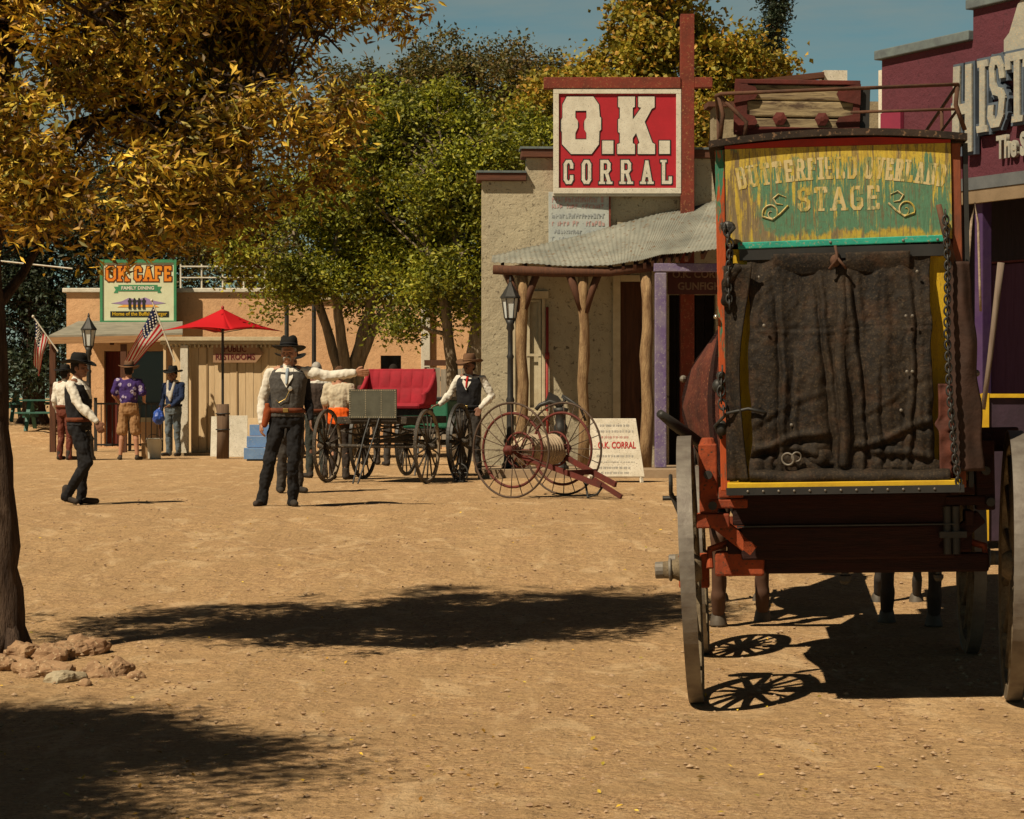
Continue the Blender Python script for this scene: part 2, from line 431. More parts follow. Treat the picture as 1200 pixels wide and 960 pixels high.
# ============================================================ foliage
def leaves_mesh(name, cen, size, wid, mat, parent, up=.3, seed=1, fold=.25, droop=0.0):
    rng = np.random.RandomState(seed); n = len(cen)
    d = rng.normal(size=(n, 3)); d[:, 2] = d[:, 2]*.7-droop; d /= np.linalg.norm(d, axis=1)[:, None]
    q = rng.normal(size=(n, 3)); q[:, 2] += up
    s = np.cross(d, q); s /= np.linalg.norm(s, axis=1)[:, None]; nn = np.cross(s, d)
    L = (size*rng.uniform(.65, 1.25, n))[:, None]; W = (wid*rng.uniform(.7, 1.2, n))[:, None]
    v0 = cen; v2 = cen+d*L; mid = cen+d*L*.45
    v1 = mid+s*W/2+nn*W*fold; v3 = mid-s*W/2+nn*W*fold
    V = np.stack([v0, v1, v2, v3], 1).reshape(-1, 3)
    me = bpy.data.meshes.new(name); me.vertices.add(4*n); me.vertices.foreach_set('co', V.astype(np.float32).ravel())
    idx = np.arange(4*n).reshape(n, 4)
    tri = np.concatenate([idx[:, [0, 1, 2]], idx[:, [0, 2, 3]]], 1).reshape(-1)
    me.loops.add(6*n); me.loops.foreach_set('vertex_index', tri.astype(np.int32))
    me.polygons.add(2*n); me.polygons.foreach_set('loop_start', (np.arange(2*n)*3).astype(np.int32))
    try: me.polygons.foreach_set('loop_total', np.full(2*n, 3, np.int32))
    except Exception: pass
    me.update(calc_edges=True); me.validate()
    me.materials.append(mat); o = bpy.data.objects.new(name, me); col.objects.link(o); o.parent = parent
    return o
def tree(name, label, cat, base, stems, blobs, nclump, per, csize, lsize, lwid, lmat, bmat, group=None, seed=1, nbr=60, droop=0, hollow=.35, twig=.012, roots=True, crad=.04, gap=-.12, gsc=1.5):
    """stems: list of (points, radii) in world coords; blobs: (centre, (rx,ry,rz)) in world coords"""
    rng = random.Random(seed); nr = np.random.RandomState(seed)
    base = Vector(base); root = thing(name, label, cat, base, group=group)
    tb = MB(); ends = []
    for pts, rad in stems:
        pts = [Vector(p)-base for p in pts]
        # resample with small bends
        pp = []; rr = []
        for i in range(len(pts)-1):
            m = 5
            for k in range(m):
                t = k/m; p = pts[i].lerp(pts[i+1], t)
                if not (i == 0 and k == 0): p += Vector((rng.uniform(-1, 1), rng.uniform(-1, 1), 0))*rad[i]*.12
                pp.append(p); rr.append(rad[i]*(1-t)+rad[i+1]*t)
        pp.append(pts[-1]); rr.append(rad[-1])
        tb.tube(pp, rr, 12, wob=.05); ends.append((pp, rr))
    bl = [(Vector(c)-base, r) for c, r in blobs]
    vols = np.array([r[0]*r[1]*r[2] for c, r in bl])**.7; vols = vols/vols.sum()
    clumps = []
    for i in range(nclump):
        b = bl[nr.choice(len(bl), p=vols)]
        for tries in range(12):
            d = nr.normal(size=3); d /= np.linalg.norm(d)
            rad = (hollow**3+(1-hollow**3)*nr.rand())**(1/3)
            wv = 1+.6*noise.noise(Vector(tuple(d*2.2+np.array(b[0])*.7)))
            cpt = np.array(b[0])+d*rad*np.array(b[1])*wv
            if noise.noise(Vector(tuple(cpt*gsc))) > gap: break
        clumps.append(cpt)
    clumps = np.array(clumps)
    # limbs out to clumps
    tips = [p for pp, rr in ends for p in pp[len(pp)//2:]]; tr = [r for pp, rr in ends for r in rr[len(rr)//2:]]
    for i in range(nbr):
        c = Vector(clumps[rng.randrange(len(clumps))])
        k = min(range(len(tips)), key=lambda j: (tips[j]-c).length+rng.random()*.4)
        a = tips[k]; r0 = min(tr[k]*.55, crad); L = (c-a).length
        m1 = a.lerp(c, .35)+Vector((rng.uniform(-1, 1), rng.uniform(-1, 1), rng.uniform(.2, 1)))*L*.1
        m2 = a.lerp(c, .7)+Vector((rng.uniform(-1, 1), rng.uniform(-1, 1), rng.uniform(-.5, 1)))*L*.08
        tb.tube([a, m1, m2, c], [r0, r0*.7, r0*.45, twig*.5], 6)
        for q in range(3):
            e = m2+Vector((rng.uniform(-1, 1), rng.uniform(-1, 1), rng.uniform(-.6, .8)))*L*.3
            tb.tube([m2, m2.lerp(e, .5)+Vector((0, 0, .03)), e], [twig, twig*.7, twig*.4], 5)
    if roots:
        p0, r0 = ends[0][0][0], ends[0][1][0]
        for q in range(6):
            a = q*PI/3+rng.random()*.5; d = Vector((math.cos(a), math.sin(a), 0))
            tb.tube([p0+d*r0*.3+Vector((0, 0, r0*1.8)), p0+d*r0*.9+Vector((0, 0, r0*.4)), p0+d*r0*1.6-Vector((0, 0, .05))], [r0*.5, r0*.45, r0*.2], 7)
    tb.build('trunk', bmat, root, smooth=True, fix=False)
    cc = np.repeat(clumps, per, axis=0)
    off = nr.normal(size=cc.shape)*np.array(csize)*nr.uniform(.5, 1.3, size=(len(clumps), 1)).repeat(per, axis=0)
    leaves_mesh('crown', cc+off, lsize, lwid, lmat, root, seed=seed, droop=droop)
    return root
bark_d = M('dark_bark', (.10,.065,.045), (.035,.022,.016), 3, .95, 1.0, 8, (6,6,1), bd=.03)
bark_g = M('grey_bark', (.30,.24,.17), (.13,.10,.07), 3, .95, 1.0, 8, (5,5,1), bd=.03)
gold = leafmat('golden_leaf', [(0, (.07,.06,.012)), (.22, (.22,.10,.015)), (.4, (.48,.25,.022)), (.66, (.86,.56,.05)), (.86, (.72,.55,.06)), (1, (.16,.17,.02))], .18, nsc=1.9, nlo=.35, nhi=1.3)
green = leafmat('olive_green_leaf', [(0, (.06,.075,.008)), (.35, (.17,.19,.014)), (.75, (.32,.33,.022)), (1, (.42,.37,.04))], .35, nsc=.9, nlo=.4, nhi=1.4)
yellowg = leafmat('yellow_green_leaf', [(0, (.16,.16,.015)), (.4, (.34,.29,.03)), (.75, (.48,.34,.035)), (1, (.50,.24,.03))], .35)
brownl = leafmat('browning_leaf', [(0, (.05,.055,.012)), (.5, (.12,.11,.02)), (1, (.22,.13,.03))], .3)
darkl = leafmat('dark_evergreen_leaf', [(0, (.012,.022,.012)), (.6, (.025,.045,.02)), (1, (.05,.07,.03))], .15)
# foreground golden tree
bx, by = X(8, 13.4), 13.4; bz = g(bx, by)-.02
def Bp(px, py, Y, r, ry=None, rz=None): return (P(px, py, Y), (r, ry or r, rz or r))
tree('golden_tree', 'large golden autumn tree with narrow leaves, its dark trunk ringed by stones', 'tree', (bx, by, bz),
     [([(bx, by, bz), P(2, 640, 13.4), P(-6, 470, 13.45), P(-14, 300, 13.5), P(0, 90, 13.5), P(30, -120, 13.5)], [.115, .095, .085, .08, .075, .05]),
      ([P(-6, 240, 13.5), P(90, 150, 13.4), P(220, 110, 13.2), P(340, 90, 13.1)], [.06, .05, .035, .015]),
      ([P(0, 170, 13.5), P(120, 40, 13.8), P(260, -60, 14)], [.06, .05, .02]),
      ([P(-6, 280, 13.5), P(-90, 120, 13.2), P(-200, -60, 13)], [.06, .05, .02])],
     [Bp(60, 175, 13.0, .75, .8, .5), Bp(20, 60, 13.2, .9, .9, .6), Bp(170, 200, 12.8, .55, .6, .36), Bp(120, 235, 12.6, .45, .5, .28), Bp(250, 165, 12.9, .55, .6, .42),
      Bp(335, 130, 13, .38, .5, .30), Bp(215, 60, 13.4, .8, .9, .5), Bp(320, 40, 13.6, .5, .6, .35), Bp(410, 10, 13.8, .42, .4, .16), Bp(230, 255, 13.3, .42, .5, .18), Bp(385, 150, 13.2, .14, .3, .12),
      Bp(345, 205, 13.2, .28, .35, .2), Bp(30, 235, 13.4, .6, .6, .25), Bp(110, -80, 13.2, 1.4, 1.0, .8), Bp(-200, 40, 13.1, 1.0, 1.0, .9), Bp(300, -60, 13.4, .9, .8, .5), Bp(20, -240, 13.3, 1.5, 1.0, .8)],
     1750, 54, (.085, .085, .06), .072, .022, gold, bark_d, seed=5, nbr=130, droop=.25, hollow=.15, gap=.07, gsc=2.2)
# its neighbour, standing left of the camera's view: it throws the shade in the lower left corner
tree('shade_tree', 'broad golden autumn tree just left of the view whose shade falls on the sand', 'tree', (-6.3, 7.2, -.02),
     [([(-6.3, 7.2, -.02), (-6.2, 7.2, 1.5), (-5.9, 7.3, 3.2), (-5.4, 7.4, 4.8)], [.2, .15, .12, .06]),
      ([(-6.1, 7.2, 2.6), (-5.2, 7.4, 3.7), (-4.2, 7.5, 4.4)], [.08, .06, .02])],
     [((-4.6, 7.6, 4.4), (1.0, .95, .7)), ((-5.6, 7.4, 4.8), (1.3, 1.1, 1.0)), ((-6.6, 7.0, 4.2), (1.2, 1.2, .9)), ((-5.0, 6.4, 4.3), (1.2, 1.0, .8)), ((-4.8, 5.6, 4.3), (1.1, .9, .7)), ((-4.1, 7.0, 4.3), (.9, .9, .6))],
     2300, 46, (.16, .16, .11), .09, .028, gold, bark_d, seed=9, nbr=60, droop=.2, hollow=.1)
# mid distance trees
def GZ(px, Y): return g(X(px, Y), Y)
def midtree(label, px, Y, stems, blobs, ncl, seed, lm, name='mesquite_tree', per=64, ls=.10, lw=.055, cs=(.24, .24, .15), group=None, nbr=80, hollow=.25, bm=None, crad=.07):
    base = (X(px, Y), Y, GZ(px, Y)-.03)
    st = [([P(a, b, Y+dy) for a, b, dy in pts], rad) for pts, rad in stems]
    return tree(name, label, 'tree', base, st, blobs, ncl, per, cs, ls, lw, lm, bm or bark_g, group, seed, nbr, hollow=hollow, twig=.02, crad=crad, gap=.03, gsc=1.1)
midtree('leafy green tree with three leaning grey trunks behind the red buggy seat', 405, 44,
        [([(412, 540, 0), (412, 440, 0), (428, 380, 0), (450, 300, 0), (470, 200, 0)], [.14, .115, .10, .07, .04]),
         ([(404, 545, .1), (396, 430, .2), (372, 350, .3), (345, 270, 0)], [.11, .10, .08, .05]),
         ([(409, 545, -.1), (407, 440, -.1), (396, 370, -.2), (392, 310, -.3), (400, 240, 0)], [.12, .11, .09, .08, .04]),
         ([(420, 545, 0), (420, 430, 0), (445, 370, 0), (500, 320, 0)], [.11, .10, .08, .04])],
        [Bp(420, 320, 44, 1.5, 1.5, .8), Bp(370, 290, 43.5, 1.2, 1.3, .9), Bp(440, 240, 44, 1.5, 1.5, 1.0), Bp(330, 335, 43.5, .8, .9, .6), Bp(395, 215, 44.5, 1.0, 1, .9), Bp(470, 300, 43.5, 1.1, 1.1, .7), Bp(490, 360, 43.4, .7, .7, .4), Bp(300, 290, 43.5, .6, .7, .5)],
        760, 21, green)
midtree('leafy green tree with two pale trunks close to the stucco corner', 548, 42,
        [([(556, 545, 0), (552, 440, 0), (560, 380, 0), (540, 300, 0), (520, 200, 0)], [.2, .16, .13, .09, .04]),
         ([(532, 545, .3), (530, 440, .3), (522, 360, .2), (500, 290, 0)], [.13, .11, .09, .05]),
         ([(552, 430, 0), (575, 370, 0), (590, 300, 0)], [.12, .09, .05])],
        [Bp(545, 280, 42, 1.1, 1.3, .9), Bp(500, 210, 42.5, 1.4, 1.3, 1.1), Bp(590, 190, 42.5, 1.3, 1.3, .9), Bp(560, 130, 43, 1.1, 1.2, .7), Bp(475, 150, 43, 1.0, 1.2, .8), Bp(560, 330, 41.8, .6, .8, .4), Bp(505, 345, 42, .7, .8, .35), Bp(600, 250, 42.5, .8, .8, .6), Bp(470, 380, 42.4, .5, .5, .25), Bp(560, 370, 41.8, .4, .5, .25)],
        780, 22, green)
midtree('tall brownish green tree crown rising highest behind the green trees', 520, 56,
        [([(520, 525, 0), (520, 300, 0), (540, 160, 0), (560, 80, 0)], [.3, .22, .14, .06]), ([(520, 300, 0), (480, 180, 0), (460, 110, 0)], [.18, .12, .05])],
        [Bp(530, 75, 56, 1.3, 1.4, .9), Bp(590, 110, 56, 1.6, 1.5, 1.1), Bp(470, 110, 56, 1.2, 1.5, .8), Bp(630, 110, 57, 1.3, 1.3, .9), Bp(430, 100, 56, 1.0, 1.2, .7), Bp(555, 190, 57, 2.2, 1.5, 1.3), Bp(440, 180, 57, 1.5, 1.5, 1.3), Bp(650, 190, 57, 1.2, 1.2, 1.2), Bp(600, 70, 58, .5, .5, .6)],
        680, 23, brownl, name='tall_tree', ls=.11, lw=.065)
midtree('yellowing cottonwood tree behind the tall red sign post', 775, 52,
        [([(775, 525, 0), (775, 300, 0), (780, 120, 0), (790, 10, 0)], [.35, .25, .16, .07]), ([(775, 280, 0), (830, 160, 0), (860, 100, 0)], [.2, .13, .05]), ([(775, 260, 0), (720, 150, 0), (710, 90, 0)], [.2, .13, .05])],
        [Bp(775, 30, 52, 1.1, 1.3, 1.1), Bp(740, 85, 52, 1.0, 1.3, .8), Bp(830, 70, 52, 1.1, 1.3, .9), Bp(885, 80, 52, .7, 1, .5), Bp(790, 140, 51, 1.6, 1.3, 1.0), Bp(730, 150, 51, 1.0, 1.3, .9), Bp(850, 140, 52, 1.2, 1.3, .8), Bp(690, 105, 52, .6, .8, .5), Bp(780, -40, 52, 1.1, 1.2, .8)],
        760, 24, yellowg, name='cottonwood_tree', ls=.125, lw=.11, cs=(.22, .22, .17))
midtree('yellow green leafy tree between the stucco wall and the brownish tree', 655, 47,
        [([(655, 535, 0), (655, 300, 0), (655, 180, 0)], [.25, .18, .07]), ([(655, 300, 0), (620, 220, 0)], [.12, .05])],
        [Bp(640, 170, 47, 1.0, 1.1, .8), Bp(690, 190, 47, 1.0, 1.1, .8), Bp(600, 215, 46.5, .8, 1, .6), Bp(650, 120, 47.5, .6, .8, .5), Bp(820, 210, 47, .8, .8, .6)],
        330, 25, yellowg, name='leafy_tree', ls=.12, lw=.09)
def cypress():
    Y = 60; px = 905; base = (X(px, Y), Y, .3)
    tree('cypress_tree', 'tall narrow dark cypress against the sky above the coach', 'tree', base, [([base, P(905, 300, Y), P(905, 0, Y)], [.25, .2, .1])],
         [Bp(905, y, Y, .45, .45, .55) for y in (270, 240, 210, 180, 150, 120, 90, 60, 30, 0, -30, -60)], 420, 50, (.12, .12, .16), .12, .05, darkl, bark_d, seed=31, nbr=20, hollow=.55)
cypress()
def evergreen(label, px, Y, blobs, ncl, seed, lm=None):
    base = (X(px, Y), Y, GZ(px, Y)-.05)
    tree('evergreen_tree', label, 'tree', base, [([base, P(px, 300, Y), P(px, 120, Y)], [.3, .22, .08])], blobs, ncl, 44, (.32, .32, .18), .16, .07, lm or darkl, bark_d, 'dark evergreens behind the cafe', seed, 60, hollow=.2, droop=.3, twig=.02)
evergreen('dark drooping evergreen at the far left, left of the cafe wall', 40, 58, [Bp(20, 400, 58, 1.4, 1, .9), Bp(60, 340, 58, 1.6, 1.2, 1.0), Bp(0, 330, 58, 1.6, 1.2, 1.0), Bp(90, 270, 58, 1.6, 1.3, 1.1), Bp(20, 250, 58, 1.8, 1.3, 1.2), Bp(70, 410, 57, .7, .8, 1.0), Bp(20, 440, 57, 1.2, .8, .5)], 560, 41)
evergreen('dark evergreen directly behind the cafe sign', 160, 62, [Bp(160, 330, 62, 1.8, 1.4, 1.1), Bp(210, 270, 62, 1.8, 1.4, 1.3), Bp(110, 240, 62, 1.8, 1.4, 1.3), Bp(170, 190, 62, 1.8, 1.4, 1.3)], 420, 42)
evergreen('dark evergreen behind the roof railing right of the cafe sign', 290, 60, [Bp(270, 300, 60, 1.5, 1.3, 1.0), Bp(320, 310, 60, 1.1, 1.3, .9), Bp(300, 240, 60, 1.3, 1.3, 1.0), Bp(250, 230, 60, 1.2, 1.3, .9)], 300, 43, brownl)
# stones round the tree foot
def rocks():
    rm = M('reddish_rock', (.36,.23,.13), (.20,.11,.06), 6, .9, .8, 14, bd=.02, speck=(.48,.36,.22)); rl = M('pale_rock', (.42,.36,.25), (.28,.22,.14), 6, .9, .8, 14, bd=.02)
    spec = [(30, 768, .13, .09, rm, 'low reddish stone touching the tree trunk'), (62, 770, .14, .10, rm, 'reddish stone second from the tree trunk in the back row'), (95, 764, .13, .10, rm, 'long reddish stone in the middle of the back row'), (115, 762, .06, .06, rm, 'small upright stone at the right end of the back row'),
            (45, 790, .15, .08, rm, 'flat brown stone in the front row nearest the trunk'), (76, 795, .10, .055, rl, 'pale grey stone lying at the front of the ring'), (112, 790, .10, .09, rm, 'reddish brown stone in the front row beside the pale stone'), (138, 788, .09, .085, rm, 'dark cracked stone on the right of the ring'), (160, 792, .04, .04, rm, 'smallest stone at the far right of the ring'), (8, 782, .12, .08, rm, 'brown stone in front of the trunk at the frame edge'), (100, 800, .04, .03, rm, 'tiny stone lying before the pale one')]
    for i, (px, py, r, h, m, lab) in enumerate(spec):
        Y = CAMZ*F/(py-465) if True else 0
        Y = F*(CAMZ-.01)/(py-465)
        mb = MB(); mb.ell((0, 0, 0), (r*1.1, r*.85, h*.85), 26, 16)
        vv = []
        for v in mb.v:
            v = Vector(v); k = 1+.55*noise.noise(v*8+Vector((i*7, 0, 0)))+.30*noise.noise(v*20+Vector((i, 3, 0)))+.1*noise.noise(v*50)
            v = v*k; v.z = max(v.z, -h*.35); vv.append(tuple(v))
        mb.v = vv; x = X(px, Y)
        o = mb.build('rock', m, smooth=False); o.location = (x, Y, g(x, Y)+h*.12); o.rotation_euler = (0, 0, random.random()*3)
        tag(o, lab, 'rock', 'stones ringing the foot of the tree')
rocks()
# ============================================================ walls with openings
def wall_cells(mb, xs_top, openings, th):
    """xs_top: [(x0,x1,ztop)...]; openings: (x0,x1,z0,z1); local x along, y back, z up, no inner faces"""
    X_ = sorted(set([a for s in xs_top for a in s[:2]]+[a for o in openings for a in o[:2]]))
    Z_ = sorted(set([-.3]+[s[2] for s in xs_top]+[a for o in openings for a in o[2:]]))
    def solid(i, k):
        if i < 0 or k < 0 or i >= len(X_)-1 or k >= len(Z_)-1: return False
        cx = (X_[i]+X_[i+1])/2; cz = (Z_[k]+Z_[k+1])/2
        top = max([s[2] for s in xs_top if s[0] < cx < s[1]] or [-9])
        return cz < top and not any(o[0] < cx < o[1] and o[2] < cz < o[3] for o in openings)
    for i in range(len(X_)-1):
        for k in range(len(Z_)-1):
            if not solid(i, k): continue
            x0, x1, z0, z1 = X_[i], X_[i+1], Z_[k], Z_[k+1]
            q = [(x0,0,z0),(x1,0,z0),(x1,0,z1),(x0,0,z1),(x0,th,z0),(x1,th,z0),(x1,th,z1),(x0,th,z1)]
            fs = [(0,1,2,3),(7,6,5,4)]
            if not solid(i-1, k): fs.append((4,0,3,7))
            if not solid(i+1, k): fs.append((1,5,6,2))
            if not solid(i, k-1): fs.append((4,5,1,0))
            if not solid(i, k+1): fs.append((3,2,6,7))
            mb.add(q, fs)
    return mb
st_ok = stucco('weathered_stucco', (.50,.44,.31), (.40,.35,.25), (.14,.115,.08), crack=.95)
st_mid = stucco('tan_stucco', (.34,.28,.18), (.28,.23,.15), (.14,.11,.07))
st_peach = stucco('peach_adobe', (.72,.44,.24), (.62,.37,.20), (.38,.22,.12), crack=.5)
st_pink = stucco('magenta_stucco', (.125,.034,.048), (.095,.028,.04), (.06,.022,.03), crack=.6)
brownw = wood('brown_wood', (.13,.055,.03), (.06,.03,.02)); brownx = wood('brown_wood_across', (.15,.06,.035), (.07,.035,.025), 'x')
logm = M('tan_log', (.40,.27,.14), (.19,.11,.055), 3, .9, .9, 12, (6,6,1.2), bd=.02, speck=(.14,.08,.045)); cream = M('cream_paint', (.62,.54,.38), (.48,.40,.26), 5, .7, .3, 20)
white = M('white_paint', (.74,.70,.60), (.56,.52,.42), 7, .6, .2, 20, speck=(.3,.25,.2)); redp = M('red_paint', (.36,.035,.03), (.26,.03,.025), 5, .6, .3, 20)
signred = M('sign_red', (.46,.012,.025), (.38,.010,.02), 3, .55, .15, 15); rustred = M('rust_red_steel', (.24,.045,.028), (.13,.035,.022), 4, .8, .5, 18, speck=(.3,.13,.06))
signw = M('sign_white', (.72,.69,.58), (.58,.54,.44), 6, .6, .2, 30, speck=(.36,.33,.28)); black = M('black_iron', (.012,.012,.012), (.03,.028,.025), 6, .55, .2, 20); blackp = M('black_paint', (.01,.01,.01), (.02,.02,.02), 6, .6, 0)
purple = M('purple_paint', (.13,.09,.22), (.22,.19,.26), 5, .7, .4, 16, speck=(.34,.31,.34)); darkin = M('dark_interior', (.02,.014,.012), (.01,.008,.008), 4, .95, 0)
bluegrey = M('blue_grey_cap', (.16,.20,.20), (.10,.12,.13), 5, .8, .4, 15); glass = NT('dark_glass').fin((.02,.022,.025), .08)
# ------------------------------------------------------------ stucco store
A = Vector((X(565, 35.5), 35.5, .33)); B = Vector((3.25, 35.66, .33)); ang = math.atan2(B.y-A.y, B.x-A.x); Lw = (B-A).length
store = thing('stucco_store', 'grey weathered stucco false-front store with stepped parapet behind the red and white sign', 'building', A, ang)
def wx(px): # local x on the wall for an image column
    k = (px-600)/F; dx, dy = math.cos(ang), math.sin(ang)
    return (k*A.y-A.x)/(dx-k*dy)
z1, z2 = 4.49, 4.85
ops = [(wx(604), wx(635), .12, 2.65), (wx(727), wx(757), .12, 2.95), (wx(784), Lw-.1, .12, 2.75)]
ops[0] = (wx(604), wx(635), .95, 2.68)
mb = wall_cells(MB(), [(0, wx(617), z1), (wx(617), Lw, z2)], ops, .35)
mb.bb(1.2, 1.5, .352, 7, -.3, z1-.4); mb.bb(Lw-.3, Lw, .352, 7, -.3, z1-.4); mb.bb(1.2, Lw, 7, 7.3, -.3, z1-.4); mb.build('wall', st_ok, store, fix=False)
mb = MB(); mb.bb(1.2, Lw, .36, 6.99, z1-.395, z1-.3); mb.build('roof', brownw, store)
mb = MB(); mb.bb(-.08, wx(617)-.005, -.10, .4, z1+.002, z1+.12); mb.build('parapet_cap', brownx, store, bevel=.01)
mb = MB(); mb.bb(wx(617)-.08, Lw+.05, -.10, .4, z2+.002, z2+.13); mb.build('parapet_cap', brownx, store, bevel=.01)
mb = MB(); mb.bb(-.09, wx(617)-.005, -.12, .42, z1+.122, z1+.155); mb.bb(wx(617)-.1, Lw+.07, -.12, .42, z2+.132, z2+.165); mb.build('flashing', bluegrey, store)
# window, trims, doors
win = MB(); o = ops[0]
win.bb(o[0]-.07, o[0], -.03, .1, o[2], o[3]); win.bb(o[1], o[1]+.05, -.03, .1, o[2], o[3]); win.bb(o[0]-.1, o[1]+.10, -.05, .1, o[3]+.002, o[3]+.12); win.bb(o[0]-.1, o[1]+.10, -.08, .1, o[2]-.08, o[2]-.002)
wo = win.build('window', cream, store, bevel=.006)
mb = MB(); cx = (o[0]+o[1])/2
for xx in (o[0]+.03, cx, o[1]-.03): mb.bb(xx-.02, xx+.02, .06, .1, o[2]+.03, o[3]-.03)
for zz in (o[2]+.03, (o[2]+o[3])/2, o[3]-.03): mb.bb(o[0]+.012, o[1]-.012, .05, .058, zz-.02, zz+.02)
mb.build('sash', cream, wo)
MB().bb(o[0], o[1], .12, .13, o[2], o[3]).build('curtain', cream, wo)
o = ops[1]
mb = MB(); mb.bb(o[0]-.12, o[0]-.002, -.035, .08, .12, o[3]+.1); mb.bb(o[0], o[1]+.1, -.035, .08, o[3]+.002, o[3]+.1); mb.build('door_trim', cream, store, bevel=.006)
dr = MB().bb(o[0]+.005, o[1]-.005, .12, .17, .13, o[3]-.005).build('door', brownw, store)
MB().ell((o[1]-.06, .10, 1.1), (.03, .03, .03)).build('handle', black, dr)
o = ops[2]
dr = MB()
for k in range(5):
    ww = (o[1]-o[0])/5; dr.bb(o[0]+k*ww+.004, o[0]+(k+1)*ww-.004, .2, .24, .13, o[3]-.005)
dr.build('door', darkin, store)
mb = MB().tube([(wx(641), -.06, 2.55), (wx(641), -.06, 1.0), (wx(642), -.06, .35)], .022, 8); mb.cyl((wx(641), -.06, 1.75), (wx(641), -.06, 1.85), .035, 8); mb.ell((wx(642), -.06, .35), (.05, .05, .06)); mb.build('downpipe', redp, store, smooth=True)
# porch
sw = MB(); sw.bb(X(560, 33.1), 4.2, 33.1, 35.35, -.1, .45)
sw.build('boardwalk', M('boardwalk_concrete', (.36,.27,.18), (.27,.19,.12), 2, .95, .6, 20), None); struct(bpy.data.objects['boardwalk'])
porch = thing('porch_roof', 'rusty corrugated tin porch roof held by forked log posts in front of the stucco store', 'porch', (1.0, 34.2, .45))
def pl(v): return Vector(v)-Vector((1.0, 34.2, .45))
nU = 400
eave = [(575, 307, 34.5), (650, 311, 34.3), (715, 311, 34.1), (750, 306, 34.0), (775, 299, 33.9), (800, 297, 33.8), (850, 290, 33.6)]
topl = [(577, 300, 35.40), (640, 286, 35.46), (700, 270, 35.5), (770, 252, 35.52), (810, 243, 35.55), (830, 238, 35.58), (880, 222, 35.62)]
def lerpl(L, t):
    f = t*(len(L)-1); i = min(int(f), len(L)-2); f -= i
    return P(*[L[i][k]*(1-f)+L[i+1][k]*f for k in range(3)])
mb = MB()
rows = 8
for i in range(nU+1):
    t = i/nU; a = lerpl(eave, t); b = lerpl(topl, t); n = (b-a).cross(Vector((1, 0, 0))).normalized()*-1
    for r_ in range(rows+1):
        s = r_/rows; p = a.lerp(b, s); p.z += .006*math.sin(i*2*PI/6.0)+.02*noise.noise(p*1.5)-.05*math.sin(s*PI)*.5
        mb.v.append(tuple(pl(p)))
for i in range(nU):
    for r_ in range(rows):
        q = i*(rows+1)+r_; mb.f.append((q, q+rows+1, q+rows+2, q+1))
tin = M('weathered_tin', (.27,.27,.23), (.15,.155,.135), 1.6, .8, .5, 12, speck=(.14,.09,.05))
mb.build('tin_sheet', tin, porch, smooth=True, solid=.008, fix=False)
mb = MB()
for i in range(16):
    t = (i+.5)/16; a = lerpl(eave, t); b = lerpl(topl, t); a.z -= .11; b.z -= .13; a = a.lerp(b, .03); b = a.lerp(b, .94)
    mb.beam(pl(a), pl(b), .05, .09)
mb.build('rafter', brownw, porch)
mb = MB(); pts = [pl(P(578, 316, 34.45)), pl(P(650, 319, 34.35)), pl(P(715, 319, 34.2)), pl(P(768, 312, 34.1))]
mb.tube(pts, [.07, .075, .07, .07], 10, wob=.06); mb.build('header_beam', brownw, porch, smooth=True)
def logpost(px, Y, r, top, forks, low=.45, m=logm):
    x = X(px, Y); pts = [(x+.02*math.sin(k*1.9+px), Y, low+(top-low)*k/7) for k in range(8)]
    rr = [r*(1.15-.02*k+.08*math.sin(k*2.3+px)) for k in range(8)]
    mb = MB(); mb.tube([pl(p) for p in pts], rr, 12, wob=.05); po = mb.build('post', m, porch, smooth=True)
    if forks:
        mb = MB()
        for s in (-1, 1): mb.tube([pl((x+s*.02, Y-.02, top-.62)), pl((x+s*.12, Y-.02, top-.3)), pl((x+s*.23, Y-.02, top))], [.05, .055, .06], 8, wob=.08)
        mb.build('fork', brownw, po, smooth=True)
logpost(612, 34.5, .078, Z(318, 34.5), True); logpost(684, 34.35, .074, Z(318, 34.35), True); logpost(758, 34.2, .082, Z(318, 34.2), False)
mb = MB(); x = X(774, 34.0); mb.bb(x-.085, x+.085, 33.92, 34.08, .45, Z(320, 34)); mb.xf(Matrix.Translation(-Vector((1, 34.2, .45)))); mb.build('square_post', purple, porch, bevel=.015)
mb = MB(); mb.bb(X(766, 34)+0.0, 4.0, 33.93, 34.09, Z(319, 34)+.003, Z(309, 34)); mb.xf(Matrix.Translation(-Vector((1, 34.2, .45)))); mb.build('painted_beam', purple, porch, bevel=.01)
# dim sign under the porch
sg = thing('hanging_sign', 'dark faded sign board hanging in the porch shade beside the purple post', 'sign', (X(815, 34.6), 34.6, Z(345, 34.6)))
w_ = 1.05; MB().bb(-.42, .63, 0, .04, 0, .40).build('board', M('dark_maroon_board', (.09,.03,.03), (.05,.02,.02), 4, .8, .3, 20), sg, bevel=.005)
for tx_, zz_ in (('O.K. CORRAL', .25), ('GUNFIGHT', .07)): bfont('lettering', tx_, .155, M('faded_tan_paint', (.26,.16,.10), (.12,.08,.06), 12, .8, 0), sg, ((.1, -.004, zz_), (1,0,0), (0,0,1)), 'CENTER', .004, .95)
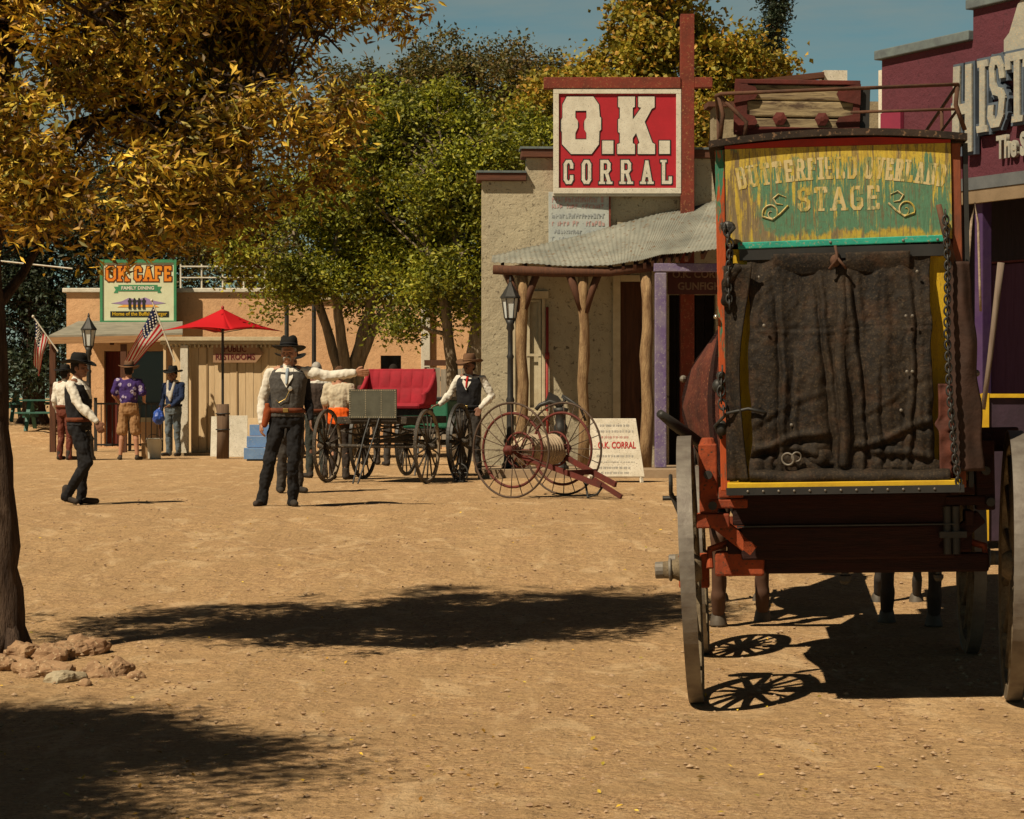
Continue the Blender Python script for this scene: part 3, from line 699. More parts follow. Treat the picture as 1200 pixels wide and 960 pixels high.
# white notice board fixed to the wall
nb = thing('notice_board', 'faded bluish white notice board on the stucco wall just below the red sign', 'sign', (X(643, 35.45), 35.46, Z(286, 35.45)), ang)
MB().bb(0, .93, 0, .05, 0, .80).build('board', M('bluish_white_board', (.50,.53,.50), (.38,.42,.42), 3, .8, .3, 20, speck=(.28,.3,.3)), nb, bevel=.004)
mb = MB(); mb.bb(.932, .955, -.01, .05, 0, .8); mb.build('edge_strip', rustred, nb)
for i, (zz, hh, mm) in enumerate([(.64, .10, 'r'), (.55, .07, 'r'), (.40, .07, 'b'), (.28, .08, 'r'), (.16, .06, 'b'), (.06, .05, 'b')]):
    mb = MB(); rg = random.Random(i); x = .05; k = 0
    while x < .85:
        wd = rg.uniform(.03, .06)
        if rg.random() > .15:
            mb.bb(x, x+.014, -.004-k*.0002, 0, zz, zz+hh*rg.uniform(.6, 1)); mb.bb(x+.0145, x+wd*.7, -.004-k*.0002, 0, zz+hh*rg.choice((0, .4, .8)), zz+hh*rg.choice((0, .4, .8))+.014)
        x += wd; k += 1
    mb.build('faded_text', M('faded_red_text', (.42,.20,.18), (.5,.42,.4), 20, .8, 0) if mm == 'r' else M('faded_grey_text', (.20,.22,.24), (.42,.45,.45), 20, .8, 0), nb, fix=False)
# ------------------------------------------------------------ the big red sign
YS = 35.48
sp = thing('sign_gallows', 'tall dark red cross-shaped steel sign post rising above the porch roof', 'sign post', (X(805, YS), YS, .45))
bx0, bx1 = X(797, YS)-X(805, YS), X(813, YS)-X(805, YS)
MB().bb(bx0, bx1, -.1, .1, 0, Z(18, YS)-.45).build('post', rustred, sp, bevel=.006)
mb = MB().bb(X(637, YS)-X(805, YS), bx0-.002, -.12, .06, Z(105, YS)-.45, Z(92, YS)-.45); mb.build('crossbeam', rustred, sp, bevel=.006)
mb = MB().bb(bx1+.002, X(834, YS)-X(805, YS), -.12, .06, Z(104, YS)-.45, Z(92, YS)-.45); mb.build('crossbeam_stub', rustred, sp, bevel=.006)
Wd, Hd = X(799, YS)-X(649, YS), Z(105.5, YS)-Z(227, YS)
big = thing('corral_sign', 'large red board with white slab letters reading O.K. CORRAL above the porch roof', 'sign', (X(649, YS), YS-.08, Z(227, YS)))
MB().bb(.0, Wd-.03, .0, .10, .0, Hd-.01).build('board', signred, big)
mb = MB(); fw = .075
mb.bb(-.01, Wd-.02, -.03, .0-.001, -.01, fw); mb.bb(-.01, Wd-.02, -.03, -.001, Hd-fw, Hd); mb.bb(-.01, fw, -.03, -.001, fw+.001, Hd-fw-.001); mb.bb(Wd-fw-.02, Wd-.02, -.03, -.001, fw+.001, Hd-fw-.001)
mb.bb(-.02, Wd-.01, .001, .09, -.045, -.011)
mb.build('frame', signw, big, bevel=.004)
def poly(mb, pts, y0, y1): mb.prism(pts, y0, y1); return mb
u_ = lambda px: X(px, YS)-X(649, YS)
v_ = lambda py: Z(py, YS)-Z(227, YS)
def letO(mb, y0, y1, e=0):
    out = [(664, 114.5), (695, 114.5), (701.5, 124), (702.5, 138), (704, 139), (704, 153), (702, 155), (701.5, 170), (693, 181.5), (669, 181.5), (658.5, 170), (658.5, 156), (657.5, 154), (657.5, 142), (659, 139), (659, 124)]
    inn = [(674, 131), (687, 131), (687, 139), (684.5, 143), (684.5, 153), (687, 157), (687, 164.5), (674, 164.5), (674, 157), (677, 153), (677, 143), (674, 139)]
    # ring between outlines: bridge by nearest matching (manual quads)
    oo = [Vector((u_(x), 0, v_(y))) for x, y in out]; ii = [Vector((u_(x), 0, v_(y))) for x, y in inn]
    c = sum(oo, Vector())/len(oo)
    def at(poly_, a):
        d = Vector((math.cos(a), 0, math.sin(a))); best = 0
        for k in range(len(poly_)):
            p, q = poly_[k]-c, poly_[(k+1) % len(poly_)]-c; e_ = q-p
            den = d.x*e_.z-d.z*e_.x
            if abs(den) < 1e-9: continue
            t = (p.x*e_.z-p.z*e_.x)/den; s = (p.x*d.z-p.z*d.x)/den
            if t > 0 and -1e-6 <= s <= 1.000001: best = max(best, t)
        return c+d*best
    angs = sorted(set([math.atan2((p-c).z, (p-c).x) for p in oo]+[math.atan2((p-c).z, (p-c).x) for p in ii]))
    n = len(angs); vs = []
    for a in angs:
        po, pi = at(oo, a), at(ii, a); po = po+(po-c).normalized()*e; pi = pi-(pi-c).normalized()*e
        for p in (po, pi): vs.append((p.x, y0, p.z)); vs.append((p.x, y1, p.z))
    fs = []
    for k in range(n):
        a, b = k*4, ((k+1) % n)*4
        fs += [(a, a+2, b+2, b), (a+1, b+1, b+3, a+3), (a, b, b+1, a+1), (a+2, a+3, b+3, b+2)]
    mb.add(vs, fs)
Kp = [(724,114.5),(743.5,114.5),(743.5,126.5),(741,127.5),(741,141.5),(751,127.5),(747.5,126.5),(747.5,114.5),(766.5,114.5),(766.5,127),(763,129),(755,144),(764,168.5),(767,170),(767,181.5),(747,181.5),(747,170),(749,168.5),(745,157),(741,163),(741,169),(743.5,170),(743.5,181.5),(723,181.5),(723,170),(726,169),(726,157),(724,156),(724,141),(726,140),(726,127.5),(724,126.5)]
def tri_poly(mb, pts, y0, y1):
    from mathutils.geometry import tessellate_polygon
    vv = [Vector((u_(x), 0, v_(y))) for x, y in pts]
    n = len(vv); f = tessellate_polygon([vv])
    vs = [(p.x, y0, p.z) for p in vv]+[(p.x, y1, p.z) for p in vv]
    fs = [tuple(t) for t in f]+[tuple(i+n for i in reversed(t)) for t in f]+[(i, (i+1) % n, (i+1) % n+n, i+n) for i in range(n)]
    mb.add(vs, fs)
mb = MB(); letO(mb, -.016, -.003); mb.build('letter_o', signw, big)
mb = MB(); letO(mb, -.008, -.002, .016); mb.build('letter_outline', blackp, big)
mb = MB(); tri_poly(mb, Kp, -.016, -.003); mb.build('letter_k', signw, big)
mb = MB()
for x0, x1 in ((705.5, 718.5), (772, 784.5)):
    b = MB().bb(u_(x0), u_(x1), -.016, -.003, v_(181.5), v_(166)); b.build('full_stop', signw, big, bevel=.003)
    mb.bb(u_(x0)-.016, u_(x1)+.016, -.008, -.002, v_(181.5)-.016, v_(166)+.016)
cxk = sum(p[0] for p in Kp)/len(Kp)
for i in range(len(Kp)):
    a, b = Kp[i], Kp[(i+1) % len(Kp)]
    mb.beam((u_(a[0]), -.005-i*.0001, v_(a[1])), (u_(b[0]), -.005-i*.0001, v_(b[1])), .030, .004, (0, 1, 0))
mb.build('letter_outline', blackp, big, fix=False)
for i, (ch, cx_) in enumerate(zip('CORRAL', (666, 687, 709.5, 733.5, 757.5, 781))):
    wd = {'C': .148, 'O': .145, 'R': .165, 'A': .165, 'L': .155}[ch]
    for gr, mat_, zb, nm in ((.016, blackp, .002, 'letter_outline'), (0, signw, .006, 'letter_'+ch.lower())):
        mb = MB(); lettering(mb, ch, .37, .135, ((u_(cx_)-wd/2, 0, v_(216.5)), (1,0,0), (0,0,1)), W=wd, d=.004, zb=zb, grow=gr); mb.build(nm, mat_, big, fix=False)
# ------------------------------------------------------------ middle building
mid = thing('adobe_building', 'tan building with stepped parapet and white capped end rising behind the coach roof', 'building', (3.32, 38.0, .33), R(3))
s38 = lambda px: (px-600)*38/F-3.32
mb = wall_cells(MB(), [(0, s38(880), Z(126, 38)-.33), (s38(880), s38(966), Z(97, 38)-.33), (s38(966), s38(992), Z(84, 38)-.33), (s38(992), s38(1060), Z(118, 38)-.33)], [(1.2, 2.0, 2.0, 3.4)], .4)
mb.bb(0, .3, .402, 6, -.3, 5.2); mb.bb(s38(1060)-.3, s38(1060), .402, 6, -.3, 5.2); mb.bb(0, s38(1060), 6, 6.3, -.3, 5.2); mb.build('wall', st_mid, mid, fix=False)
MB().bb(.3, s38(1060)-.3, .41, 6, 5.0, 5.1).build('roof', brownw, mid)
MB().bb(-.1, s38(880)-.003, -.1, .45, Z(126, 38)-.328, Z(120, 38)-.33).build('parapet_cap', brownx, mid)
MB().beam((s38(882), -.0, Z(100, 38)-.33+.03), (s38(966)-.01, 0, Z(90, 38)-.33+.03), .25, .09).build('parapet_cap', brownx, mid)
MB().bb(s38(966)+.003, s38(992)+.02, -.04, .44, Z(122, 38)-.33, Z(82, 38)-.33).build('chimney_block', white, mid)
wn = MB().bb(1.15, 2.05, -.03, .05, 1.93, 1.998).build('window', cream, mid); MB().bb(1.2, 2.0, .2, .22, 2.0, 3.4).build('pane', glass, wn)
# ------------------------------------------------------------ magenta building
PL = Vector((3.85, 24.0, .30)); pd = Vector((.46, -.888, 0)).normalized(); pang = math.atan2(pd.y, pd.x)
pink = thing('magenta_building', 'magenta stucco building with big cut-out letters on its parapet at the right edge', 'building', PL, pang)
def px_t(px): k = (px-600)/F; return (k*PL.y-PL.x)/(pd.x-k*pd.y)
def zt(px, py): return Z(py, PL.y+pd.y*px_t(px))-.30
# local: x along pd (towards camera), y "back" is +90deg = (-pd.y, pd.x) = (.888,.46): away from the street
t1 = px_t(1140)
mb = wall_cells(MB(), [(0, t1, zt(1033, 71)), (t1, 9.0, zt(1140, 12))], [(1.6, 2.6, .15, 2.5), (3.2, 5.0, .9, 2.4)], .3)
mb.bb(0, .3, .302, 6, -.3, 4.1); mb.bb(8.7, 9, .302, 6, -.3, 4.1); mb.bb(0, 9, 6, 6.3, -.3, 4.1); mb.build('wall', st_pink, pink, fix=False)
MB().bb(.3, 8.7, .31, 6, 3.9, 4.0).build('roof', brownw, pink)
MB().bb(-.06, t1, -.06, .36, zt(1033, 71)+.002, zt(1033, 71)+.10).build('parapet_cap', bluegrey, pink, bevel=.01)
MB().bb(t1-.05, 9.06, -.06, .36, zt(1140, 12)+.002, zt(1140, 12)+.10).build('parapet_cap', bluegrey, pink, bevel=.01)
MB().bb(-.06, -.002, .0, .3, 2.5, zt(1033, 71)-.1).build('corner_trim', white, pink)
MB().bb(.04, .38, -.05, -.002, 3.2, 3.2+.94).build('pilaster', M('bright_magenta', (.26,.03,.065), (.22,.028,.06), 4, .8, .2), pink, bevel=.004)
dr = MB().bb(1.62, 2.58, .12, .16, .16, 2.49).build('door', wood('plum_door', (.08,.035,.08), (.05,.02,.05)), pink)
MB().ell((2.48, .09, 1.2), (.03, .03, .03)).build('handle', black, dr)
wn = MB(); wn.bb(3.12, 3.19, -.04, .1, .82, 2.48); wn.bb(5.01, 5.08, -.04, .1, .82, 2.48); wn.bb(3.192, 5.008, -.04, .1, 2.405, 2.48); wn.bb(3.192, 5.008, -.04, .1, .82, .895); wn.bb(4.07, 4.13, .05, .1, .9, 2.4)
wn = wn.build('window', purple, pink); MB().bb(3.2, 5.0, .14, .15, .9, 2.4).build('pane', glass, wn)
MB().bb(.302, 1.59, -.03, -.003, .0, 3.1).bb(2.61, 3.1, -.03, -.003, .0, 3.1).bb(5.1, 9, -.03, -.003, .0, 3.1).bb(1.591, 2.609, -.03, -.003, 2.51, 3.1).bb(3.101, 5.099, -.03, -.003, 2.5, 3.1).bb(3.101, 5.099, -.03, -.003, 0, .8).build('porch_shade_panel', wood('porch_shade_violet', (.018,.012,.022), (.010,.008,.012)), pink)  # added panel: porch shade on the lower wall put into dark violet
def t_of(px, off):
    # t along a line parallel to the wall at offset off towards the street
    n = Vector((pd.y, -pd.x, 0)); b = PL+n*off; k = (px-600)/F
    return (k*b.y-b.x)/(pd.x-k*pd.y), b
tA, bA = t_of(1137, 1.35); YA = bA.y+pd.y*tA
aw = thing('porch_awning', 'dark plank awning with grey and tan fascia on purple posts along the magenta building', 'porch', PL, pang)
zf = Z(224, YA)-.30
mb = MB(); mb.add([(0, -1.35, zf-.02), (9, -1.35, zf-.02), (9, -.002, zf+.22), (0, -.002, zf+.22), (0, -1.35, zf+.02), (9, -1.35, zf+.02), (9, -.002, zf+.26), (0, -.002, zf+.26)], [(3,2,1,0),(4,5,6,7),(0,1,5,4),(1,2,6,5),(2,3,7,6),(3,0,4,7)])
mb.build('roof_deck', M('reddish_soffit', (.18,.075,.045), (.10,.05,.04), 3, .9, .5, 12), aw)
MB().bb(-.03, 9.02, -1.41, -1.352, zf+.0, zf+.11).build('fascia', M('grey_fascia', (.13,.14,.15), (.08,.09,.10), 3, .8, .4, 12), aw)
MB().bb(-.02, 9.01, -1.40, -1.352, zf-.12, zf-.003).build('fascia_board', M('tan_fascia', (.26,.19,.12), (.18,.13,.08), 3, .8, .4, 12), aw)
for k in range(5):
    tk = t_of(1152, 1.28)[0]+(k-1)*2.3
    if 0 < tk < 9: MB().bb(tk-.055, tk+.055, -1.335, -1.225, .0, zf-.03).build('post', M('violet_paint', (.055,.025,.10), (.08,.045,.11), 5, .7, .3, 16), aw, bevel=.01)
MB().bb(-.02, 9, -1.5, 0, -.3, .13).xf(Matrix.Rotation(pang, 4, 'Z')).xf(Matrix.Translation(PL)).build('plank_sidewalk', brownw); struct(bpy.data.objects['plank_sidewalk'])
# cut-out letters
hst = thing('cutout_letters', 'tall wavy white cut-out letters with blue grey edges on the magenta wall', 'sign', PL, pang)
wl = M('chalky_letter', (.38,.37,.30), (.28,.28,.25), 8, .85, .6, 25, speck=(.5,.36,.22)); be = M('blue_grey_edge', (.10,.13,.17), (.07,.09,.12), 5, .8, .2)
def wl_letter(ch, px0, px1, pyT, pyB, pxm):
    t0, t1_ = px_t(px0), px_t(px1); zT, zB = zt(pxm, pyT), zt(pxm, pyB); H_ = zT-zB
    for gr, m_, zb, dd, nm in ((.028, be, .03, .05, 'letter_edge'), (0, wl, .085, .02, 'letter_'+ch.lower())):
        mb = MB(); lettering(mb, ch, H_, .12 if ch != 'I' else .13, ((t0, 0, zB), (1,0,0), (0,0,1)), W=t1_-t0, d=dd, zb=zb, grow=gr, serif=ch not in 'H')
        mb.v = [(x+.02*math.sin(z*9+x*4), y, z) for x, y, z in mb.v]
        mb.build(nm, m_, hst, fix=False)
wl_letter('H', 1125, 1147, 78, 180, 1136); wl_letter('I', 1155, 1166, 72, 156, 1160); wl_letter('S', 1168, 1186, 67, 150, 1177); wl_letter('T', 1188, 1216, 62, 144, 1200)
mb = MB(); tt = px_t(1172); bfont('small_lettering', 'The S', .30, wl, hst, ((tt, -.03, zt(1185, 184)), (1,0,0), (0,0,1)), 'LEFT', .012, .62, .02)
rk = thing('mountain_cutout', 'pale jagged cut-out mountain shape fixed high on the magenta wall at the frame edge', 'sign', PL, pang)
a_, b_, zb_ = px_t(1178), px_t(1240), zt(1190, 62)
MB().prism([(a_, zb_), (b_, zb_-.1), (b_, zb_+1.0), (a_+.42, zb_+.85), (a_+.34, zb_+.55), (a_+.2, zb_+.45), (a_+.08, zb_+.2), (a_+.0, zb_+.14)], -.022, -.003).build('plate', wl, rk)
# things on the awning side
rp = MB(); Yr = 19.6; rp.tube([P(1131, 425, Yr), P(1133, 330, Yr), P(1138, 260, Yr), P(1142, 238, Yr), P(1146, 262, Yr), P(1148, 330, Yr), P(1149, 365, Yr)], .011, 8)
o = rp.build('rope_loop', M('pale_rope', (.42,.34,.26), (.3,.22,.16), 20, .9, .6, 60), smooth=True); tag(o, 'pale rope hanging in a long loop from the awning edge right of the coach', 'rope')
st = MB().tube([P(1152, 480, 18.8), P(1160, 420, 18.8), P(1168, 350, 18.8), P(1173, 308, 18.8)], [.02, .022, .026, .03], 8)
o = st.build('leaning_pole', wood('grey_pole', (.24,.19,.15), (.14,.1,.08)), smooth=True); tag(o, 'grey wooden pole leaning in the dark porch right of the coach', 'pole')
bxx = thing('dark_counter', 'dark counter with a yellow top edge standing in the right hand porch', 'counter', (X(1153, 19.2), 19.2, .30))
MB().bb(.02, 1.2, .01, .6, 0, 1.19).build('body', M('dark_plum_board', (.05,.03,.05), (.03,.02,.03), 4, .8, .3), bxx)
ym = M('yellow_paint', (.62,.40,.02), (.50,.30,.02), 6, .7, .3, 20)
MB().bb(.045, 1.22, -.02, .62, 1.192, 1.225).build('top_edge', ym, bxx); MB().bb(-.01, .04, -.015, .05, 0, 1.23).build('corner_strip', ym, bxx)
# ------------------------------------------------------------ peach adobe cafe building
YC = 52.0; CO = Vector((X(78, YC), YC, .33))
cafe = thing('cafe_building', 'long flat-roofed peach adobe cafe building with white coping at the back of the street', 'building', CO)
cx = lambda px: X(px, YC)-CO.x
zc = Z(343, YC)-.33; zc2 = Z(352, YC)-.33
mb = wall_cells(MB(), [(0, cx(345), zc), (cx(345), cx(640), zc2)], [(cx(122), cx(146), .05, 2.2), (cx(150), cx(192), .7, 2.2), (cx(446), cx(470), .9, 2.1)], .4)
mb.bb(0, .3, .402, 8, -.3, zc-.5); mb.bb(cx(640)-.3, cx(640), .402, 8, -.3, zc-.5); mb.bb(0, cx(640), 8, 8.3, -.3, zc-.5); mb.build('wall', st_peach, cafe, fix=False)
MB().bb(.3, cx(640)-.3, .41, 8, zc-.7, zc-.6).build('roof', brownw, cafe)
MB().bb(-.08, cx(345), -.08, .46, zc+.002, zc+.10).build('coping', white, cafe, bevel=.015); MB().bb(cx(345)+.002, cx(640), -.08, .46, zc2+.002, zc2+.08).build('coping', cream, cafe, bevel=.015)
MB().bb(cx(122), cx(146), .2, .25, .05, 2.2).build('door', wood('red_brown_door', (.16,.03,.02), (.08,.02,.015)), cafe)
wn = MB().bb(cx(148), cx(194), -.04, .06, .60, .698).build('window', cream, cafe); MB().bb(cx(150), cx(192), .2, .21, .7, 2.2).build('pane', glass, wn)
wn = MB().bb(cx(444), cx(472), -.04, .06, .80, .898).build('window', brownw, cafe); MB().bb(cx(446), cx(470), .2, .21, .9, 2.1).build('pane', glass, wn)
mb = MB(); x = cx(499); mb.bb(x-.10, x+.10, -.14, -.002, 0, Z(358, YC)-.33); mb.build('downpipe', white, cafe, bevel=.01)
rl = thing('roof_railing', 'thin white pipe railing along the cafe roof right of its sign', 'railing', (X(212, 52.3), 52.25, .33+zc+.1))
mb = MB(); L_ = X(335, 52.3)-X(212, 52.3)
mb.cyl((0, 0, .50), (L_, 0, .50), .018, 8); mb.cyl((0, 0, .25), (L_, 0, .25), .014, 8); mb.build('rail', white, rl)
for i in range(6): MB().cyl((L_*i/5, .04, 0), (L_*i/5, .04, .56), .02, 8).build('upright', white, rl)
# gabled roof showing behind
gb = thing('gabled_shed', 'low brown gabled roof showing between the trees behind the adobe wall', 'building', (X(500, 60), 60, .33))
MB().bb(-.9, 2.1, 0, 3, 0, 3.0).build('wall', st_peach, gb); MB().prism([(-1.2, 3.0), (2.4, 3.0), (.6, 4.1)], -.3, 3.3).build('roof', M('brown_shingle', (.2,.12,.08), (.12,.07,.05), 4, .9, .5, 15), gb)
# cafe awning
ca = thing('cafe_awning', 'grey shingled lean-to awning with tan edge board over the cafe patio', 'awning', (X(130, 48.5), 48.5, .36))
def cl(p): return Vector(p)-Vector((X(130, 48.5), 48.5, .36))
a, b, c, d = [cl(q) for q in (P(57, 396, 48.3), P(214, 393, 48.3), P(214, 378, 51.9), P(92, 379, 51.9))]
up = Vector((0, 0, .05)); mb = MB(); mb.add([a, b, c, d, a+up, b+up, c+up, d+up], [(3,2,1,0),(4,5,6,7),(0,1,5,4),(1,2,6,5),(2,3,7,6),(3,0,4,7)])
mb.build('shingle_roof', M('grey_shingle', (.30,.28,.22), (.2,.19,.15), 3, .9, .5, 14, st=(1, 1, 4)), ca)
MB().beam(a+Vector((0, -.03, -.06)), b+Vector((0, -.03, -.06)), .05, .14).build('edge_board', wood('tan_edge_board', (.42,.25,.12), (.26,.14,.07), 'x'), ca)
for px in (62, 145, 206):
    q = cl(P(px, 400, 48.4)); MB().bb(q.x-.06, q.x+.06, q.y-.06, q.y+.06, -.03, q.z-.06).build('post', brownw, ca)
# cafe sign
cs = thing('cafe_sign', 'cream cafe sign with green border, orange OK CAFE letters and riders on the adobe parapet', 'sign', (X(119, 51.6), 51.6, Z(378, 51.6)), R(-2))
sw_, sh_ = X(206, 51.6)-X(119, 51.6), Z(306, 51.6)-Z(378, 51.6); gm = M('sign_green', (.05,.28,.12), (.04,.2,.09), 5, .6, .1)
MB().bb(0, sw_, 0, .12, 0, sh_).build('board', M('sign_cream', (.70,.72,.50), (.62,.62,.42), 4, .7, .15), cs)
mb = MB(); mb.bb(-.03, sw_+.03, -.03, -.002, -.03, .04); mb.bb(-.03, sw_+.03, -.03, -.002, sh_-.04, sh_+.03); mb.bb(-.03, .03, -.03, -.002, .041, sh_-.041); mb.bb(sw_-.03, sw_+.03, -.03, -.002, .041, sh_-.041); mb.build('border', gm, cs)
fr = lambda x, z: ((x, 0, z), (1, 0, 0), (0, 0, 1))
for gr, m_, zb in ((.022, M('dark_brown_paint', (.12,.03,.015), (.08,.02,.01), 5, .7, 0), .002), (0, M('orange_paint', (.80,.30,.02), (.70,.12,.02), 1.5, .7, 0, st=(.2, .2, 4)), .008)):
    mb = MB(); lettering(mb, 'OK', .34, .175, fr(.10, .92), W=.52, gap=.05, d=.005, zb=zb, grow=gr); lettering(mb, 'CAFE', .34, .175, fr(.74, .92), W=.84, gap=.05, d=.005, zb=zb, grow=gr); mb.build('lettering', m_, cs, fix=False)
mb = MB(); mb.prism([(.38, .70), (1.26, .70), (1.26, .84), (.38, .84)], -.008, -.002); mb.prism([(.28, .66), (.375, .66), (.375, .80), (.28, .80), (.32, .73)], -.006, -.002); mb.prism([(1.265, .66), (1.36, .66), (1.32, .73), (1.36, .80), (1.265, .80)], -.006, -.002); mb.build('ribbon', gm, cs)
bfont('lettering', 'FAMILY DINING', .105, signw, cs, ((.82, -.012, .735), (1,0,0), (0,0,1)), 'CENTER', .004, 1.0)
MB().prism([(.22, .43), (.5, .40), (1.2, .40), (1.45, .43), (1.15, .49), (.98, .56), (.8, .50), (.62, .55), (.45, .47)], -.006, -.002).build('mountains', M('lilac_paint', (.35,.25,.45), (.3,.2,.4), 5, .8, 0), cs)
MB().prism([(.36, .34), (1.3, .34), (1.2, .395), (.5, .395)], -.006, -.002).build('sunset_strip', M('sunset_paint', (.85,.3,.05), (.8,.5,.1), 5, .8, 0), cs)
mb = MB()
for k in range(4):
    x = .64+k*.105; mb.bb(x-.03, x+.03, -.016, -.009, .30, .46); mb.bb(x-.045, x+.045, -.0165, -.009, .461, .50); mb.ell((x, -.012, .52), (.022, .006, .03), 8, 6)
mb.build('figures', blackp, cs)
MB().bb(.20, 1.52, -.008, -.002, .12, .25).build('banner', M('banner_black', (.02,.018,.012), (.02,.02,.02), 3, .7, 0), cs)
bfont('lettering', 'Home of the Buffalo Burger', .115, ym, cs, ((.86, -.012, .155), (1,0,0), (0,0,1)), 'CENTER', .003, .95)
mb = MB()
for x in (.2, sw_-.2): mb.bb(x-.04, x+.04, .121, .2, -.5, sh_)
mb.build('bracket', brownw, cs)
# restroom booth
BO = Vector((X(192, 46), 46, .33)); bo = thing('restroom_booth', 'cream plank restroom booth with dentilled cornice and corner post behind the red umbrella', 'booth', BO)
q = lambda px: X(px, 46)-BO.x
hb = Z(404, 46)-.33
plank = wood('cream_plank', (.76,.58,.36), (.60,.43,.25)); 
mb = MB(); x = q(224); k = 0
while x < q(326):
    mb.bb(x, min(x+.15, q(326)), -.02-.006*(k % 2), .04, .06, hb); x += .156; k += 1
mb.bb(q(224), q(326), .042, 2.2, .0, hb-.004); mb.build('plank_wall', plank, bo)
MB().bb(q(192), q(224)-.004, 1.2, 2.2, 0, hb-.006).build('back_wall', plank, bo)
mb = MB(); mb.bb(q(190), q(329), -.22, 2.3, hb+.002, hb+.07); mb.bb(q(188), q(331), -.28, 2.35, hb+.072, hb+.15)
for i in range(26): xx = q(192)+i*.088; mb.bb(xx, xx+.04, -.14, -.026, hb-.06, hb)
mb.build('cornice', cream, bo, bevel=.006)
MB().bb(q(213), q(222), -.2, -.06, 0, hb-.01).build('corner_post', white, bo, bevel=.01)
mb = MB(); mb.bb(q(193), q(196), -.18, -.08, .0, hb-.01); mb.build('corner_post', plank, bo)
MB().bb(q(190), q(330), -.35, 2.3, -.1, .055).build('step', M('stone_step', (.42,.32,.2), (.3,.22,.13), 4, .9, .6, 12), bo)
for px in (243, 278): MB().bb(q(px)-.012, q(px)+.012, -.04, -.028, .1, hb-.05).build('batten', wood('tan_batten', (.4,.27,.15), (.3,.2,.1)), bo)
rs = thing('restroom_sign', 'arrow-shaped tan sign lettered PUBLIC RESTROOMS in the umbrella shade on the booth wall', 'sign', (X(250, 45.9), 45.9, Z(425, 45.9)))
MB().prism([(0, 0), (.85, 0), (1.0, .19), (.85, .38), (0, .38)], -.03, 0).build('board', M('tan_sign_board', (.40,.24,.14), (.32,.19,.11), 4, .8, .2), rs)
for tx_, zz_ in (('PUBLIC', .215), ('RESTROOMS', .06)): bfont('lettering', tx_, .165, M('dark_red_paint', (.14,.02,.02), (.10,.02,.02), 9, .8, 0), rs, ((.44, -.034, zz_), (1,0,0), (0,0,1)), 'CENTER', .004, .85)
# ============================================================ street furniture
def G(px, Y): x = X(px, Y); return Vector((x, Y, g(x, Y)))
def lamp(label, loc, H, grp=None):
    t = thing('lamp_post', label, 'lamp post', loc, group='black lantern street lamps')
    MB().lathe([(.13,0),(.13,.05),(.10,.09),(.085,.35),(.10,.40),(.07,.46),(.055,.50),(.05,.95),(.065,1.0),(.045,1.05),(.042,1.6),(.055,1.64),(.038,1.68),(.036,H-.78),(.06,H-.74),(.05,H-.68),(.075,H-.62)], n=16).build('column', black, t, smooth=True)
    hd = MB(); z0 = H-.62
    hd.lathe([(.075, z0),(.09, z0+.03)], n=6)
    for k in range(6):
        a = k*PI/3; c, s = math.cos(a), math.sin(a); hd.beam((c*.085, s*.085, z0+.03), (c*.125, s*.125, z0+.32), .016, .016, (0,1,0))
    hd.lathe([(.15, z0+.32),(.15, z0+.345),(.11, z0+.40),(.05, z0+.50),(.02, z0+.56),(.025, z0+.585),(.006, z0+.64)], n=6)
    hd.build('lantern', black, t)
    ho = bpy.data.objects[-1] if False else None
    MB().lathe([(.075, z0+.032),(.112, z0+.318)], n=6).build('glass', M('frosted_lamp_glass', (.62,.66,.66), (.5,.54,.54), 3, .35, 0), t)
    return t
lamp('black lantern lamp post standing against the stucco store corner', (X(598, 33.9), 33.9, .45), Z(326, 33.9)-.45)
lamp('black lantern lamp post beside the cafe awning behind the walking man', G(104, 42.5), Z(368, 42.5)-.33)
# umbrella
U = G(261, 43.5); um = thing('red_umbrella', 'bright red square patio umbrella standing before the booth', 'umbrella', U)
Hc = Z(362, 43.5)-U.z
MB().cyl((0, 0, .7), (0, 0, Hc-.02), .025, 10).build('pole', black, um)
MB().tube([(0, 0, 0), (.01, 0, .5), (0, 0, 1.03)], [.12, .115, .12], 12, wob=.04).build('base', wood('dark_stump', (.17,.11,.07), (.09,.055,.035)), um, smooth=True)
MB().torus((0, 0, .85), .125, .012, (0,0,1)).torus((0, 0, .55), .125, .012, (0,0,1)).build('base_band', black, um)
rd = NT('red_canvas'); rd.fin((.62,.012,.02), .75); tr = rd.n('ShaderNodeBsdfTranslucent'); tr.inputs[0].default_value = (.6,.02,.02,1); mx = rd.n('ShaderNodeMixShader'); mx.inputs[0].default_value = .3
rd.l(rd.b.outputs[0], mx.inputs[1]); rd.l(tr.outputs[0], mx.inputs[2]); rd.l(mx.outputs[0], rd.out.inputs[0]); red_canvas = rd.m
mb = MB(); N = 10; cr4 = []
for k in range(4): a = R(14)+k*PI/2; cr4.append(Vector((math.cos(a)*1.14, math.sin(a)*1.14, Hc-.42)))
apex = Vector((0, 0, Hc))
for k in range(4):
    a, b = cr4[k], cr4[(k+1) % 4]
    base_i = len(mb.v)
    for i in range(N+1):
        for j in range(N+1):
            s = i/N; t = j/N; e = a.lerp(b, t); p = apex.lerp(e, s); p.z += -.05*math.sin(s*PI)+.06*s*s*math.sin(t*PI); e_in = 1-.10*math.sin(t*PI)*s; p.x *= e_in; p.y *= e_in
            mb.v.append(tuple(p))
    for i in range(N):
        for j in range(N):
            q0 = base_i+i*(N+1)+j; mb.f.append((q0, q0+1, q0+N+2, q0+N+1))
mb.build('canopy', red_canvas, um, smooth=True, solid=.006)
for k in range(4): MB().tube([(0, 0, Hc-.45), cr4[k]*.5+Vector((0, 0, (Hc-.28)*.5)), ], .008, 6).build('rib', black, um)
MB().ell((0, 0, Hc+.02), (.03, .03, .04)).build('finial', redp, um)
